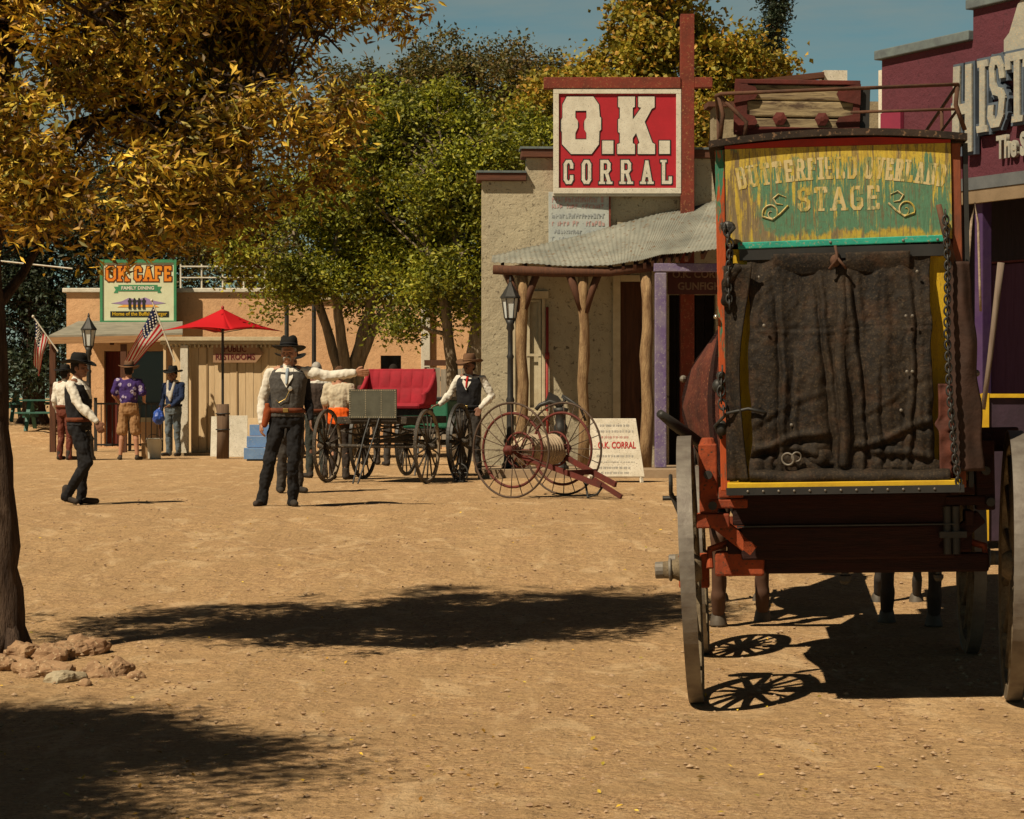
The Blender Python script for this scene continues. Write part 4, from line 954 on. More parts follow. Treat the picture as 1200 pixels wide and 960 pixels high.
# flags
def flag(label, base, top, tl, tr_, bl, br, grp):
    base, top, tl, tr_, bl, br = [Vector(v) for v in (base, top, tl, tr_, bl, br)]
    t = thing('flag', label, 'flag', base, group=grp)
    MB().tube([(0, 0, 0), top-base], .014, 8).ell(top-base, (.03, .03, .03), 8, 6).build('pole', white, t)
    NS, NL = 13, 14
    def pt(u, v):   # u along fly, v down hoist
        p = tl.lerp(tr_, u).lerp(bl.lerp(br, u), v); p.y += .05*math.sin(u*7+v*2); p.x += .02*math.sin(v*9+u*3); return p-base
    mats = [M('flag_red', (.50,.015,.02), (.42,.012,.018), 4, .8, .1), M('flag_white', (.70,.66,.58), (.62,.58,.5), 4, .8, .1), M('flag_blue', (.03,.045,.16), (.02,.035,.13), 4, .8, .1)]
    mb = MB(); fm = []
    for i in range(NS):
        for j in range(NL):
            k = len(mb.v); mb.v += [tuple(pt(j/NL, i/NS)), tuple(pt((j+1)/NL, i/NS)), tuple(pt((j+1)/NL, (i+1)/NS)), tuple(pt(j/NL, (i+1)/NS))]
            mb.f.append((k, k+1, k+2, k+3)); fm.append(2 if (i < 7 and j < 6) else i % 2)
    o = mb.build('cloth', mats[0], t, fix=False, smooth=True)
    for m_ in mats[1:]: o.data.materials.append(m_)
    o.data.polygons.foreach_set('material_index', fm)
    st_ = MB()
    for i in range(5):
        for j in range(5):
            c = pt((j+.6)/5*.42, (i+.6)/5*.53)
            for s in (-1, 1): st_.ell(c+Vector((0, s*.012, 0)), (.018, .004, .018), 5, 3)
    st_.build('stars', mats[1], t)
flag('small american flag hanging from a slanted pole off the left end of the cafe awning', P(68, 412, 47), P(39, 371, 47), P(41, 376, 47), P(39, 425, 46.9), P(56, 398, 47.1), P(46, 441, 47), 'american flags on slanted poles')
flag('larger american flag slanting down behind the man in the purple shirt', P(205, 424, 45), P(178, 352, 45), P(180, 358, 45), P(145, 424, 44.9), P(191, 392, 45.1), P(158, 428, 45), 'american flags on slanted poles')
# wire
o = MB().tube([P(-60, 302, 47), P(0, 306, 47), P(85, 315, 47)], .018, 6).build('overhead_wire', white); tag(o, 'thin pale cable crossing above the picnic tables at far left', 'cable')
# patio railing
pr = thing('patio_railing', 'black iron patio railing in front of the cafe door', 'railing', G(112, 49.5))
L_ = X(192, 49.5)-X(112, 49.5)
mb = MB()
for z in (.12, 1.0): mb.bb(0, L_, -.02, .02, z, z+.04)
mb.build('rail', black, pr)
mb = MB(); i = 0
while i*.12 < L_: mb.cyl((i*.12, 0, .1), (i*.12, 0, 1.03), .011, 6); i += 1
mb.build('bars', black, pr)
for x in (0, L_/2, L_): MB().bb(x-.03, x+.03, -.03, .03, 0, 1.15).build('post', black, pr)
# picnic tables
gp = M('green_picnic_paint', (.03,.13,.10), (.02,.09,.07), 5, .6, .2)
def picnic(label, px, Y, L=1.9, rz=0):
    t = thing('picnic_table', label, 'picnic table', G(px, Y), rz, 'green picnic tables')
    for y in (-.3, -.15, 0, .15, .3): pass
    mb = MB()
    for k in range(5): mb.bb(-L/2, L/2, -.36+k*.145, -.36+k*.145+.135, .72, .76)
    mb.build('tabletop', gp, t, bevel=.005)
    for s in (-1, 1):
        mb = MB()
        for k in range(2): mb.bb(-L/2, L/2, s*.68-.13+k*.135, s*.68-.005+k*.135, .42, .46)
        mb.build('bench', gp, t, bevel=.005)
    for s in (-1, 1):
        mb = MB(); x = s*L*.36
        mb.beam((x, -.55, 0), (x, -.1, .72), .05, .09, (1,0,0)); mb.beam((x, .55, 0), (x, .1, .72), .05, .09, (1,0,0)); mb.bb(x-.03, x+.03, -.78, .78, .33, .42); mb.build('leg_frame', gp, t)
picnic('green picnic table farthest left at the edge of the cafe yard', 12, 60); picnic('green picnic table behind the two hat-wearing men at left', 50, 59); picnic('nearest of the green picnic tables, partly behind the walking man', 62, 55.5, 1.5)
# bucket, boxes, boards
bk = thing('bucket', 'white plastic bucket standing beside the man in the blue shirt', 'bucket', G(181, 43.2))
MB().lathe([(.115, 0), (.12, .02), (.145, .36), (.155, .37), (.155, .39), (.13, .385), (.105, .03), (.05, .025)], n=20).build('pail', M('bucket_plastic', (.66,.62,.52), (.58,.54,.44), 5, .5, .1), bk, smooth=True)
MB().torus((0, 0, .33), .15, .006, (.2, 1, .5), a0=0).build('handle', black, bk)
cb = thing('carton', 'small brown carton on the ground left of the white bucket', 'box', G(171, 43.4)); MB().bb(-.07, .07, -.1, .1, 0, .3).build('body', M('cardboard', (.40,.25,.13), (.33,.2,.1), 5, .9, .2), cb, bevel=.005)
MB().bb(-.072, .072, -.102, .102, .24, .255).build('tape', M('tan_tape', (.5,.36,.2), (.45,.3,.16), 5, .6, 0), cb)
bb_ = thing('blue_bag', 'crumpled blue plastic bag hanging on a stake beside the white bucket', 'bag', G(186, 44.2))
mb = MB().ell((0, 0, .78), (.12, .09, .15)); mb.cap((0, 0, .88), .05, (.02, 0, .96), .02); mb.build('bag', M('blue_plastic', (.03,.09,.42), (.02,.06,.3), 10, .4, .6, 12, bd=.03), bb_, remesh=.012, disp=.022)
MB().cyl((.02, .02, 0), (.02, .02, 1.0), .015, 6).build('stake', brownw, bb_)
def board(label, px, Y, w, h, lean, grp, m=white, rz=0):
    b = G(px, Y); t = thing('leaning_board', label, 'board', b, rz, grp)
    M_ = Matrix.Rotation(-lean, 4, 'X')
    MB().bb(-w/2, w/2, 0, .02, 0, h).xf(M_).build('panel', m, t, bevel=.003)
    MB().bb(-w/2, w/2, .021, .05, h*.5, h*.56).xf(M_).build('back_batten', brownw, t)
board('white board leaning against the booth, right behind the umbrella stump', 259, 45.0, .42, .80, .2, 'white boards leaning on the booth')
board('white board with a dark notch leaning between the stump and the blue steps', 276, 44.8, .46, .82, .2, 'white boards leaning on the booth', rz=.1)
board('tan board leaning at the right end of the booth behind the blue steps', 301, 45.2, .36, .76, .15, None, plank)
bs = thing('blue_steps', 'small pale blue painted box steps beside the pointing man', 'steps', G(303, 42.3))
bl_ = M('pale_blue_paint', (.16,.28,.50), (.12,.22,.42), 5, .7, .3, 15, speck=(.3,.33,.36))
for k, (y0, z0) in enumerate(((-.36, .0), (-.16, .21), (.04, .42))):
    MB().bb(-.23+.03*k, .23, y0, y0+.2-.002, .03+z0, .03+z0+.205).build('step', bl_, bs, bevel=.006)
MB().bb(-.2, .22, -.15, .235, .0, .19).build('support', bl_, bs)
# A-board
ab = thing('sandwich_board', 'white sandwich board with red O.K. CORRAL line standing before the porch posts', 'sign', G(721, 31.4), R(-3))
h_ = .88; M_ = Matrix.Rotation(-.14, 4, 'X'); Mb = Matrix.Translation((0, .40, 0)) @ Matrix.Rotation(.22, 4, 'X')
MB().prism([(-.36, .08), (.40, .08), (.28, h_), (-.34, h_)], -.012, .012).xf(M_).build('front_panel', white, ab, bevel=.004)
MB().prism([(-.36, .08), (.40, .08), (.28, h_), (-.34, h_)], -.012, .012).xf(Mb).build('back_panel', white, ab, bevel=.004)
for x in (-.36, .36): MB().beam((x, 0, 0), (x*.98, .01, .09), .04, .03).xf(M_).build('leg', white, ab)
fr2 = lambda x, z, y=-.0135: (M_ @ Vector((x, y, z)), M_ @ Vector((1, 0, 0))-M_ @ Vector((0,0,0)), M_ @ Vector((0, 0, 1))-M_ @ Vector((0,0,0)))
bfont('lettering', 'O.K. CORRAL', .125, M('red_lettering', (.5,.04,.04), (.4,.03,.03), 5, .7, 0), ab, fr2(.02, .47, -.0145), 'CENTER', .003, .68)
for i, (z, wd, mm) in enumerate(((.78, .4, 0), (.70, .5, 0), (.62, .36, 1), (.36, .5, 0), (.28, .52, 2), (.20, .44, 0), (.13, .36, 0))):
    mb = MB(); rg = random.Random(i+40); x = -wd/2; k = 0
    while x < wd/2:
        l_ = rg.uniform(.02, .05); p = M_ @ Vector((x, -.014-.0002*(k % 5), z)); mb.box(p, (l_*.6, .002, .03 if mm != 2 else .012)); x += l_; k += 1
    mb.build('faint_text', M('faint_grey_text', (.32,.32,.30), (.55,.53,.48), 30, .8, 0) if mm != 1 else M('faint_red_text', (.5,.2,.18), (.6,.45,.4), 30, .8, 0), ab, fix=False)
# hand pump
hp = thing('hand_pump', 'black cast iron water pump with a wide top standing behind the hose cart', 'pump', (X(657, 33.4), 33.4, .45))
MB().lathe([(.12,0),(.12,.04),(.075,.07),(.07,.12),(.085,.5),(.10,.54),(.10,.62),(.075,.66),(.075,.80),(.11,.84),(.11,.88),(.03,.90)], n=16).build('barrel', black, hp, smooth=True)
MB().tube([(0,0,.86),(-.05,0,.95),(-.16,0,.98),(-.30,0,.93),(-.36,0,.86)], [.04,.045,.04,.03,.03], 8).build('spout', black, hp, smooth=True)
MB().tube([(0,0,.9),(.06,0,1.0),(.02,0,1.06),(.28,-.05,.90),(.36,-.06,.70)], [.025,.025,.03,.018,.02], 8).build('handle', black, hp, smooth=True)
MB().prism([(-.24,.94),(.02,.98),(-.04,1.06),(-.17,1.12)], -.03, .03).build('cowl', black, hp)
# board fence and pickets right of buggy
wf = thing('board_fence', 'grey weathered board fence between the tree trunks and the stucco store', 'fence', G(500, 49))
mb = MB(); L_ = X(575, 49)-X(500, 49); x = 0; rg = random.Random(3)
while x < L_: mb.bb(x, x+.14, -.01*(rg.random() > .5)-.01, .02, .1, 1.75+rg.random()*.06); x += .15
mb.build('boards', wood('grey_fence_board', (.42,.37,.30), (.26,.22,.17)), wf)
MB().bb(-.03, L_+.03, .021, .08, 1.5, 1.6).build('rail', brownw, wf); MB().bb(-.05, L_+.05, -.03, .09, 1.83, 1.95).build('cap_rail', brownw, wf)
for x in (0, L_): MB().bb(x-.05, x+.05, .082, .18, 0, 1.8).build('post', brownw, wf)
ir = thing('iron_fence', 'low black picket fence before the grey board fence', 'fence', G(498, 47))
L_ = X(572, 47)-X(498, 47); mb = MB()
for i in range(int(L_/.11)+1): mb.cyl((i*.11, 0, .1), (i*.11, 0, 1.12), .01, 6)
mb.build('pickets', black, ir); mb = MB(); mb.bb(0, L_, -.015, .015, .2, .23); mb.bb(0, L_, -.015, .015, .95, .98); mb.build('rail', black, ir)
for px, top, lab in ((368, 300, 'thin dark metal pole left of the tree trunks'), (336, 330, 'thin dark metal pole above the pointing man')):
    b = G(px, 47); o = MB().cyl((0, 0, 0), (0, 0, Z(top, 47)-b.z), .045, 8).build('metal_pole', black); o.location = b; tag(o, lab, 'pole')
# ============================================================ people
SK = M('skin', (.44,.22,.135), (.36,.17,.10), 6, .6, .1, 30); SKD = M('tanned_skin', (.24,.11,.065), (.19,.085,.05), 6, .6, .1, 30); SKB = M('brown_skin', (.06,.03,.02), (.045,.022,.015), 6, .6, .1, 30)
def cloth(name, c, c2=None, sc=10, b=.5): return M(name, c, c2 or tuple(v*.75 for v in c), sc, .9, b, 14, bd=.012)
wsh = cloth('white_shirt_cloth', (.70,.67,.60), (.60,.57,.50)); blk = cloth('black_cloth', (.009,.009,.011), (.016,.016,.018)); blf = cloth('black_felt', (.008,.008,.008), (.014,.013,.012))
gvest = cloth('grey_vest_cloth', (.085,.08,.075), (.045,.043,.042), 40); bvest = cloth('black_vest_cloth', (.012,.012,.016), (.02,.02,.022)); leather = cloth('brown_leather', (.18,.05,.02), (.10,.03,.015)); bootm = cloth('boot_leather', (.05,.04,.035), (.03,.025,.02))
brf = cloth('brown_felt', (.17,.09,.045), (.10,.05,.03)); greyt = cloth('grey_trouser_cloth', (.055,.05,.045), (.035,.03,.028)); hairg = cloth('grey_hair', (.38,.36,.33), (.25,.24,.22), 30); haird = cloth('dark_hair', (.02,.015,.012)); eyew = M('eye_dark', (.02,.015,.012), (.02,.015,.012), 5, .3, 0)
def hand(mb, wr, d, w, curl=.5, s=1.0):
    """wr wrist, d along hand, w towards the thumb side"""
    wr = Vector(wr); d = Vector(d).normalized(); w = Vector(w); w = (w-d*w.dot(d)).normalized(); n = d.cross(w)
    for k in (-.024, -.008, .008, .024): mb.cap(wr+w*k*.5, .018*s, wr+d*.085*s+w*k*1.25*s, .0135*s, 8)
    for k, L in ((-.033, .056), (-.011, .070), (.011, .074), (.033, .064)):
        a = wr+d*.088*s+w*k*s; m = a+(d-n*curl*.5).normalized()*L*.5*s; e = m+(d-n*curl*1.4).normalized()*L*.5*s
        mb.cap(a, .0105*s, m, .0098*s, 8); mb.cap(m, .0098*s, e, .0085*s, 8)
    a = wr+d*.03*s+w*.026*s; m = a+(w*.8+d*.75).normalized()*.04*s; e = m+(w*.25+d-n*curl*.4).normalized()*.035*s
    mb.cap(a, .014*s, m, .0115*s, 8); mb.cap(m, .0115*s, e, .0095*s, 8)
DEF = dict(pel=(0,0,.94), che=(0,0,1.26), nec=(0,.01,1.46), hea=(0,-.015,1.60),
           sh=[(-.185,.01,1.40),(.185,.01,1.40)], elb=[(-.235,.03,1.13),(.235,.03,1.13)], wri=[(-.235,-.07,.90),(.235,-.07,.90)],
           hd=[(0,-.15,-1),(0,-.15,-1)], hw=[(.2,-1,0),(-.2,-1,0)], hip=[(-.09,0,.90),(.09,0,.90)], kne=[(-.10,-.02,.49),(.10,-.02,.49)], ank=[(-.11,.02,.09),(.11,.02,.09)], toe=[(-.15,-.15,.03),(.15,-.15,.03)])
def torso(mb, ps, grow=0, z0=.86, z1=1.47, belly=0):
    prof = [(.86,.158,.115),(.93,.165,.12),(1.03,.148,.108+belly*.6),(1.12,.155,.112+belly),(1.24,.175,.122+belly*.4),(1.34,.188,.12),(1.41,.165,.10),(1.455,.095,.075),(1.48,.062,.06)]
    pel, nec = Vector(ps['pel']), Vector(ps['nec']); tw = ps.get('twist', 0)
    rs_ = []
    k = (nec.z-pel.z)/.52
    for z, rx, ry in prof:
        if z < z0-1e-6 or z > z1+1e-6: continue
        t = (z-.94)/.52; c = pel.lerp(nec, t); c.z = pel.z+(z-.94)*k
        rs_.append((c.z, rx+grow, ry+grow, c.x, c.y-belly*(.5 if 1.0 < z < 1.3 else 0)))
    mb.loft(rs_)
    return mb
def limbs(mb, pts, rad):
    for i in range(len(pts)-1): mb.cap(pts[i], rad[i], pts[i+1], rad[i+1])
def hatgeo(kind, c, s=1.0):
    br = {'cow': .185, 'flat': .172, 'cap': .0}[kind]
    def fn(v):
        r_ = math.hypot(v.x, v.y); 
        if r_ > .1 and v.z < .04: v.z += .035*min(1, ((r_-.1)/.09))*(abs(v.x)/r_)**2*(1 if kind == 'cow' else .25)-.018*((r_-.1)/.09)*(abs(v.y)/r_)**2; 
        if v.z > .10: v.z -= .028*max(0, 1-abs(v.x)/.05)
        return v
    prof = [(.088,-.005),(br,-.002),(br+.006,.004),(br,.008),(.092,.012),(.094,.02),(.09,.06),(.082,.105),(.066,.125),(.03,.128)]
    return MB().lathe(prof, c=c, n=28, sy=1.12, fn=fn)
def person(label, loc, yaw=0, s=1.0, pose=None, skin=SK, shirt=wsh, trouser=blk, vest=None, hat=('cow', blf), hair=haird, boots=bootm, belt=leather, short_sleeve=False, shorts=False, long_coat=False,
           belly=.01, moustache=None, extras=None, tilt=None, vox=.011, group=None, bare=False, fingers=.5, name='person'):
    ps = dict(DEF); ps.update(pose or {})
    t = thing(name, label, 'person', loc, yaw, group); t.scale = (s, s, s)
    V = lambda v: Vector(v)
    hea = V(ps['hea']); nec = V(ps['nec'])
    # ---- body
    b = MB(); torso(b, ps, -.012, belly=belly)
    hr = Matrix.Rotation(ps.get('turn', 0), 3, 'Z')
    def H(p): return hea+hr @ Vector(p)
    b.ell(H((0, .005, .018)), (.073, .092, .098), rot=hr); b.cap(H((0, -.035, -.05)), .052, H((0, -.055, -.075)), .034); b.cap(H((0, -.086, .005)), .010, H((0, -.103, -.026)), .015, 8)
    b.cap(H((-.03, -.084, .022)), .012, H((.03, -.084, .022)), .012, 8); b.cap(H((-.022, -.083, -.052)), .010, H((.022, -.083, -.052)), .010, 8)
    for q in (-1, 1): b.ell(H((q*.076, .012, -.008)), (.011, .02, .032), 8, 6, rot=hr); b.ell(H((q*.042, -.06, -.02)), (.026, .024, .024), 8, 6)
    b.cap(nec-Vector((0, 0, .05)), .062, hea+Vector((0, .015, -.05)), .055)
    for k in (0, 1):
        sh, el, wr = V(ps['sh'][k]), V(ps['elb'][k]), V(ps['wri'][k])
        limbs(b, [sh, el, wr], [.045, .038, .026]); b.cap(sh*1.0, .045, V(nec).lerp(sh, .5), .05)
        hand(b, wr, ps['hd'][k], ps['hw'][k], ps.get('curl', [fingers]*2)[k])
        hp_, kn, an, to = V(ps['hip'][k]), V(ps['kne'][k]), V(ps['ank'][k]), V(ps['toe'][k])
        limbs(b, [hp_, kn], [.074, .05]); calf = kn.lerp(an, .3)+Vector((0, .01, 0)); limbs(b, [kn, calf, an], [.05, .052, .034]); b.cap(an-Vector((0, -.02, .045)), .034, to, .026)
    bo_ = b.build('body', skin, t, remesh=vox*.75, sm=2)
    # ---- eyes, hair
    for q in (-1, 1): MB().ell(H((q*.028, -.083, .006)), (.011, .006, .007), 8, 6).build('eye', eyew, t)
    if hair:
        MB().ell(H((0, .018, .032)), (.080, .092, .095), rot=hr).ell(H((0, .045, -.02)), (.07, .06, .06), rot=hr).build('hair', hair, t, remesh=.012, sm=1, disp=.008)
    if moustache:
        mb = MB()
        for q in (-1, 1): mb.cap(H((q*.006, -.098, -.040)), .011, H((q*.034, -.09, -.052)), .009, 8); mb.cap(H((q*.034, -.09, -.052)), .009, H((q*.042, -.078, -.082)), .005, 8)
        mb.build('moustache', moustache, t, remesh=.005, sm=1)
    # ---- shirt
    if shirt:
        mb = MB(); torso(mb, ps, .0, z0=.86, belly=belly)
        for k in (0, 1):
            sh, el, wr = V(ps['sh'][k]), V(ps['elb'][k]), V(ps['wri'][k]); c = nec.lerp(sh, .35)-Vector((0, 0, .03))
            if short_sleeve: e2 = sh.lerp(el, .75); limbs(mb, [c, sh, e2], [.07, .072, .078])
            else:
                m1 = sh.lerp(el, .5); m2 = el.lerp(wr, .55); w2 = el.lerp(wr, .93)
                limbs(mb, [c, sh, m1, el, m2, w2], [.06, .062, .06, .053, .054, .037]); mb.cap(w2, .037, wr, .036)
        if not bare: mb.cap(nec-Vector((0, 0, .03)), .07, nec+Vector((0, -.004, .012)), .062)
        mb.build('shirt', shirt, t, remesh=vox, sm=2, disp=.018)
    if vest:
        mb = MB(); torso(mb, ps, .016, z0=.93, z1=1.42, belly=belly)
        for k in (0, 1): mb.cap(V(ps['sh'][k])*1.0+(nec-V(ps['sh'][k]))*.3-Vector((0, 0, .02)), .066, nec.lerp(V(ps['sh'][k]), .35)-Vector((0, 0, .005)), .05)
        vo = mb.build('vest', vest, t, remesh=vox, sm=2, disp=.010)
        # shirt front showing in the neck opening, with tie
        n0 = V(ps['nec']); c0 = V(ps['pel']).lerp(n0, .62); yy = -.158-belly*.4
        mb = MB(); a1 = n0+Vector((-.062, -.06, -.01)); a2 = n0+Vector((.062, -.06, -.01)); a3 = Vector((c0.x, c0.y+yy-.012, c0.z-.02)); a1.y -= .02; a2.y -= .02; mdl = (a1+a2)/2+Vector((0, -.02, -.06))+Vector((0, yy*.55, 0))
        p = [a1+Vector((0, -.005, 0)), a2+Vector((0, -.005, 0)), Vector((c0.x+.062, c0.y+yy+.022, n0.z-.11)), a3, Vector((c0.x-.062, c0.y+yy+.022, n0.z-.11))]
        q_ = [v+Vector((0, .04, 0)) for v in p]
        mb.add(p+q_, [(0,1,2,3,4),(9,8,7,6,5)]+[(i, (i+1) % 5, (i+1) % 5+5, i+5) for i in range(5)])
        mb.build('shirt_front', shirt, t)
        if ps.get('tie'):
            mb = MB(); mb.cap(n0+Vector((0, -.085, -.02)), .018, n0+Vector((0, -.10, -.045)), .022); mb.cap(n0+Vector((0, -.115, -.05)), .022, Vector((c0.x, c0.y+yy-.012, c0.z+.02)), .012); mb.build('tie', ps['tie'], t, remesh=.008)
    # ---- trousers and footwear
    mb = MB(); pe = V(ps['pel'])
    mb.loft([(pe.z-.12, .14, .10, pe.x, pe.y), (pe.z-.05, .17, .125, pe.x, pe.y), (pe.z+.03, .172, .128, pe.x, pe.y), (pe.z+.085, .160, .122+belly*.5, pe.x, pe.y-belly*.2)])
    for k in (0, 1):
        hp_, kn, an = V(ps['hip'][k]), V(ps['kne'][k]), V(ps['ank'][k])
        if shorts: limbs(mb, [hp_, hp_.lerp(kn, .5), hp_.lerp(kn, .92)], [.095, .10, .102])
        else: limbs(mb, [hp_, hp_.lerp(kn, .5), kn, kn.lerp(an, .5), an-Vector((0, 0, .03))], [.096, .086, .070, .062, .060])
    mb.build('shorts' if shorts else 'trousers', trouser, t, remesh=vox, sm=2, disp=.018)
    for k in (0, 1):
        an, to = V(ps['ank'][k]), V(ps['toe'][k]); mb = MB()
        if shorts: mb.cap(an-Vector((0, -.03, .055)), .042, to, .034); mb.cap(an-Vector((0, 0, .03)), .036, an, .035)
        else: mb.cap(an+Vector((0, .005, .06)), .048, an-Vector((0, -.012, .03)), .046); mb.cap(an-Vector((0, -.03, .045)), .042, to+Vector((0, 0, .008)), .036)
        mb.v = [(x, y, max(z, min(an.z-.09, to.z-.03))) for x, y, z in mb.v]
        mb.build('sandal' if shorts else 'boot', boots, t, remesh=.010, sm=2)
    if belt:
        mb = MB(); zb = pe.z+.06; n = 32; 
        for i in range(n):
            pass
        mb.loft([(zb-.025, .180, .136+belly*.6, pe.x, pe.y-belly*.2), (zb+.025, .178, .136+belly*.7, pe.x, pe.y-belly*.2)], 24)
        be_ = mb.build('belt', belt, t, smooth=True); MB().box((pe.x, pe.y-.140-belly*.8, zb), (.055, .012, .042)).build('buckle', M('brass', (.5,.36,.12), (.35,.24,.08), 5, .4, 0, metal=.8), be_, bevel=.004)
    if hat:
        kind, hm = hat[0], hat[1]; mb = hatgeo(kind, (0, 0, 0)); tl = tilt or 0
        Mx = Matrix.Translation(H((0, .008, .062))) @ hr.to_4x4() @ Matrix.Rotation(.08+tl, 4, 'X')
        mb.xf(Mx); ho = mb.build('hat', hm, t, smooth=True)
        hbn = MB().lathe([(.0955, .018), (.0945, .040)], n=24, sy=1.12); hbn.xf(Mx); hbn.build('hat_band', hat[2] if len(hat) > 2 else blk, ho, smooth=True)
    return t, ps
# pointing man in front
t, ps = person('mustached man in black hat and grey vest stretching one arm out to the side', G(333, 24.6)+Vector((0,0,-.005)), 0, 1.02, dict(
    pel=(.03,0,.95), nec=(.045,.0,1.46), hea=(.05,-.02,1.605), turn=-.12, sh=[(-.15,.01,1.40),(.235,.0,1.405)], elb=[(-.225,.02,1.13),(.48,-.02,1.37)], wri=[(-.235,-.03,.885),(.735,-.06,1.40)],
    hd=[(-.05,-.05,-1),(1,-.12,.02)], hw=[(.3,-1,0),(0,-.3,1)], curl=[.9,.15], hip=[(-.06,0,.90),(.12,0,.90)], kne=[(-.15,-.04,.49),(.10,-.05,.49)], ank=[(-.235,.02,.085),(.085,.03,.085)], toe=[(-.28,-.14,.03),(.13,-.15,.03)],
    tie=cloth('pale_blue_cloth', (.30,.36,.42), (.24,.3,.36))), vest=gvest, belt=leather, moustache=hairg, hair=hairg, hat=('flat', blf), vox=.009, skin=SK, tilt=-.22)
mb = MB(); mb.ell((.075, -.152, 1.235), (.026, .008, .026), 12, 6); mb.build('badge', M('silver_badge', (.7,.68,.6), (.55,.53,.5), 5, .3, 0, metal=.6), t)
mb = MB(); mb.tube([(.07, -.15, 1.215), (.03, -.158, 1.13), (-.04, -.156, 1.09), (-.07, -.15, 1.12)], .004, 6); mb.build('watch_chain', M('brass', (.5,.36,.12)), t)
mb = MB(); mb.cap((-.165, -.05, 1.0), .05, (-.20, -.06, .86), .035); mb.box((-.17, -.06, 1.04), (.05, .06, .09)); mb.build('holster', cloth('orange_leather', (.30,.07,.02), (.2,.045,.015)), t, remesh=.012)
# walking man
person('walking man in black hat, black vest and white shirt striding across the street', G(93, 25.0), R(78), .93, dict(
    pel=(0,.0,.93), nec=(0,.03,1.45), hea=(0,-.0,1.59), sh=[(-.17,.04,1.39),(.17,.02,1.39)], elb=[(-.23,-.10,1.15),(.23,.17,1.17)], wri=[(-.22,-.30,.98),(.22,.08,.94)], hd=[(0,-.5,-1),(0,.1,-1)],
    hip=[(-.09,0,.89),(.09,0,.89)], kne=[(-.10,-.14,.50),(.10,-.01,.49)], ank=[(-.10,.12,.13),(.10,.02,.09)], toe=[(-.10,-.0,.03),(.10,-.17,.03)]), vest=bvest, shirt=wsh, hat=('cow', blf), belt=leather, skin=SKD)
# man behind him
person('man in white shirt and reddish brown trousers standing behind the walking man', G(76, 42.5), R(150), .99, dict(), shirt=wsh, trouser=cloth('reddish_trouser', (.16,.045,.03), (.1,.03,.02)), vest=None, hat=('cow', blf), skin=SKD)
# hawaiian shirt
t_ = NT('floral_cloth'); c_ = t_.co(); vd = t_.vor(c_, 10); hb_ = t_.ramp(vd, [(.30, 1), (.38, 0)], 'LINEAR'); rg_ = t_.ramp(vd, [(.06, 0), (.09, 1)])
fl = t_.math('MULTIPLY', hb_, t_.math('MULTIPLY', rg_, t_.ramp(t_.noise(c_, 50, 3, .7), [(.42, .15), (.55, 1)])))
cc_ = t_.mix(fl, (.045,.022,.13), (.50,.44,.56)); floral = t_.fin(cc_, .85)
person('man seen from behind in a purple floral shirt, tan shorts and brown straw hat', G(151, 42.6), R(180), 1.03, dict(elb=[(-.27,-.0,1.16),(.27,-.0,1.16)], wri=[(-.24,-.20,1.05),(.22,-.2,1.05)], hd=[(.3,-1,.1),(-.3,-1,.1)], kne=[(-.12,-.02,.49),(.12,-.02,.49)], ank=[(-.15,.02,.09),(.15,.02,.09)], toe=[(-.20,-.13,.03),(.20,-.13,.03)]),
       shirt=floral, trouser=cloth('tan_shorts_cloth', (.34,.19,.09), (.27,.15,.07)), shorts=True, short_sleeve=True, belly=.05, hat=('cow', brf), belt=None, boots=cloth('dark_sandal', (.05,.04,.03)), bare=True, vest=None)
# man with blue shirt
t, _ = person('man in blue shirt with a pale scarf and jeans leaning by the booth corner post', G(203, 45.3), R(-25), 1.0, dict(elb=[(-.25,.02,1.14),(.22,-.02,1.15)], wri=[(-.24,-.06,.90),(.10,-.20,1.0)], hd=[(0,-.1,-1),(-.8,-.5,-.2)]), shirt=cloth('navy_shirt_cloth', (.018,.032,.085), (.012,.02,.05)), trouser=cloth('jeans_cloth', (.13,.16,.18), (.09,.11,.13)), vest=None, hat=('cow', blf), skin=SKD, belt=blk)
mb = MB(); mb.cap((-.08, -.06, 1.47), .03, (-.05, -.115, 1.2), .035); mb.cap((.08, -.06, 1.47), .03, (.02, -.12, 1.16), .045); mb.cap((-.03, -.12, 1.25), .04, (.02, -.13, 1.1), .03); mb.cap((-.1, 0, 1.47), .03, (.1, 0, 1.47), .03); mb.build('scarf', cloth('pale_scarf', (.50,.47,.42)), t, remesh=.014)
# men behind pointing man
person('man in black hat standing directly behind the pointing man, mostly hidden by him', G(340, 28.0), R(20), 1.0, dict(), shirt=blk, trouser=greyt, vest=None, hat=('cow', blf), skin=SKD)
t, _ = person('grey-haired man in brown vest and white sleeves between the pointing man and the buggy wheel', G(371, 33.2), R(200), .97, dict(elb=[(-.25,.05,1.14),(.27,.02,1.15)], wri=[(-.22,-.12,.98),(.25,-.1,.93)]), shirt=wsh, trouser=cloth('dark_green_trouser', (.04,.045,.04)), vest=cloth('brown_vest_cloth', (.09,.065,.055), (.05,.04,.035), 30), hat=None, hair=hairg, skin=SKD)
t, _ = person('person in pale top with a bright orange wrap behind the left buggy wheels', G(398, 32.5), R(160), .93, dict(), shirt=cloth('pale_tan_cloth', (.55,.48,.36)), trouser=cloth('dark_brown_cloth', (.04,.03,.025)), vest=None, hat=None, hair=cloth('brown_hair', (.12,.06,.03)), short_sleeve=True, belt=None, boots=bootm, bare=True)
mb = MB(); mb.loft([(.84, .175, .135, 0, 0), (.92, .19, .15, 0, 0), (1.05, .175, .14, 0, 0), (1.10, .15, .12, 0, 0)]); mb.build('orange_wrap', cloth('orange_cloth', (.80,.12,.01), (.7,.1,.01)), t, remesh=.014, disp=.02)
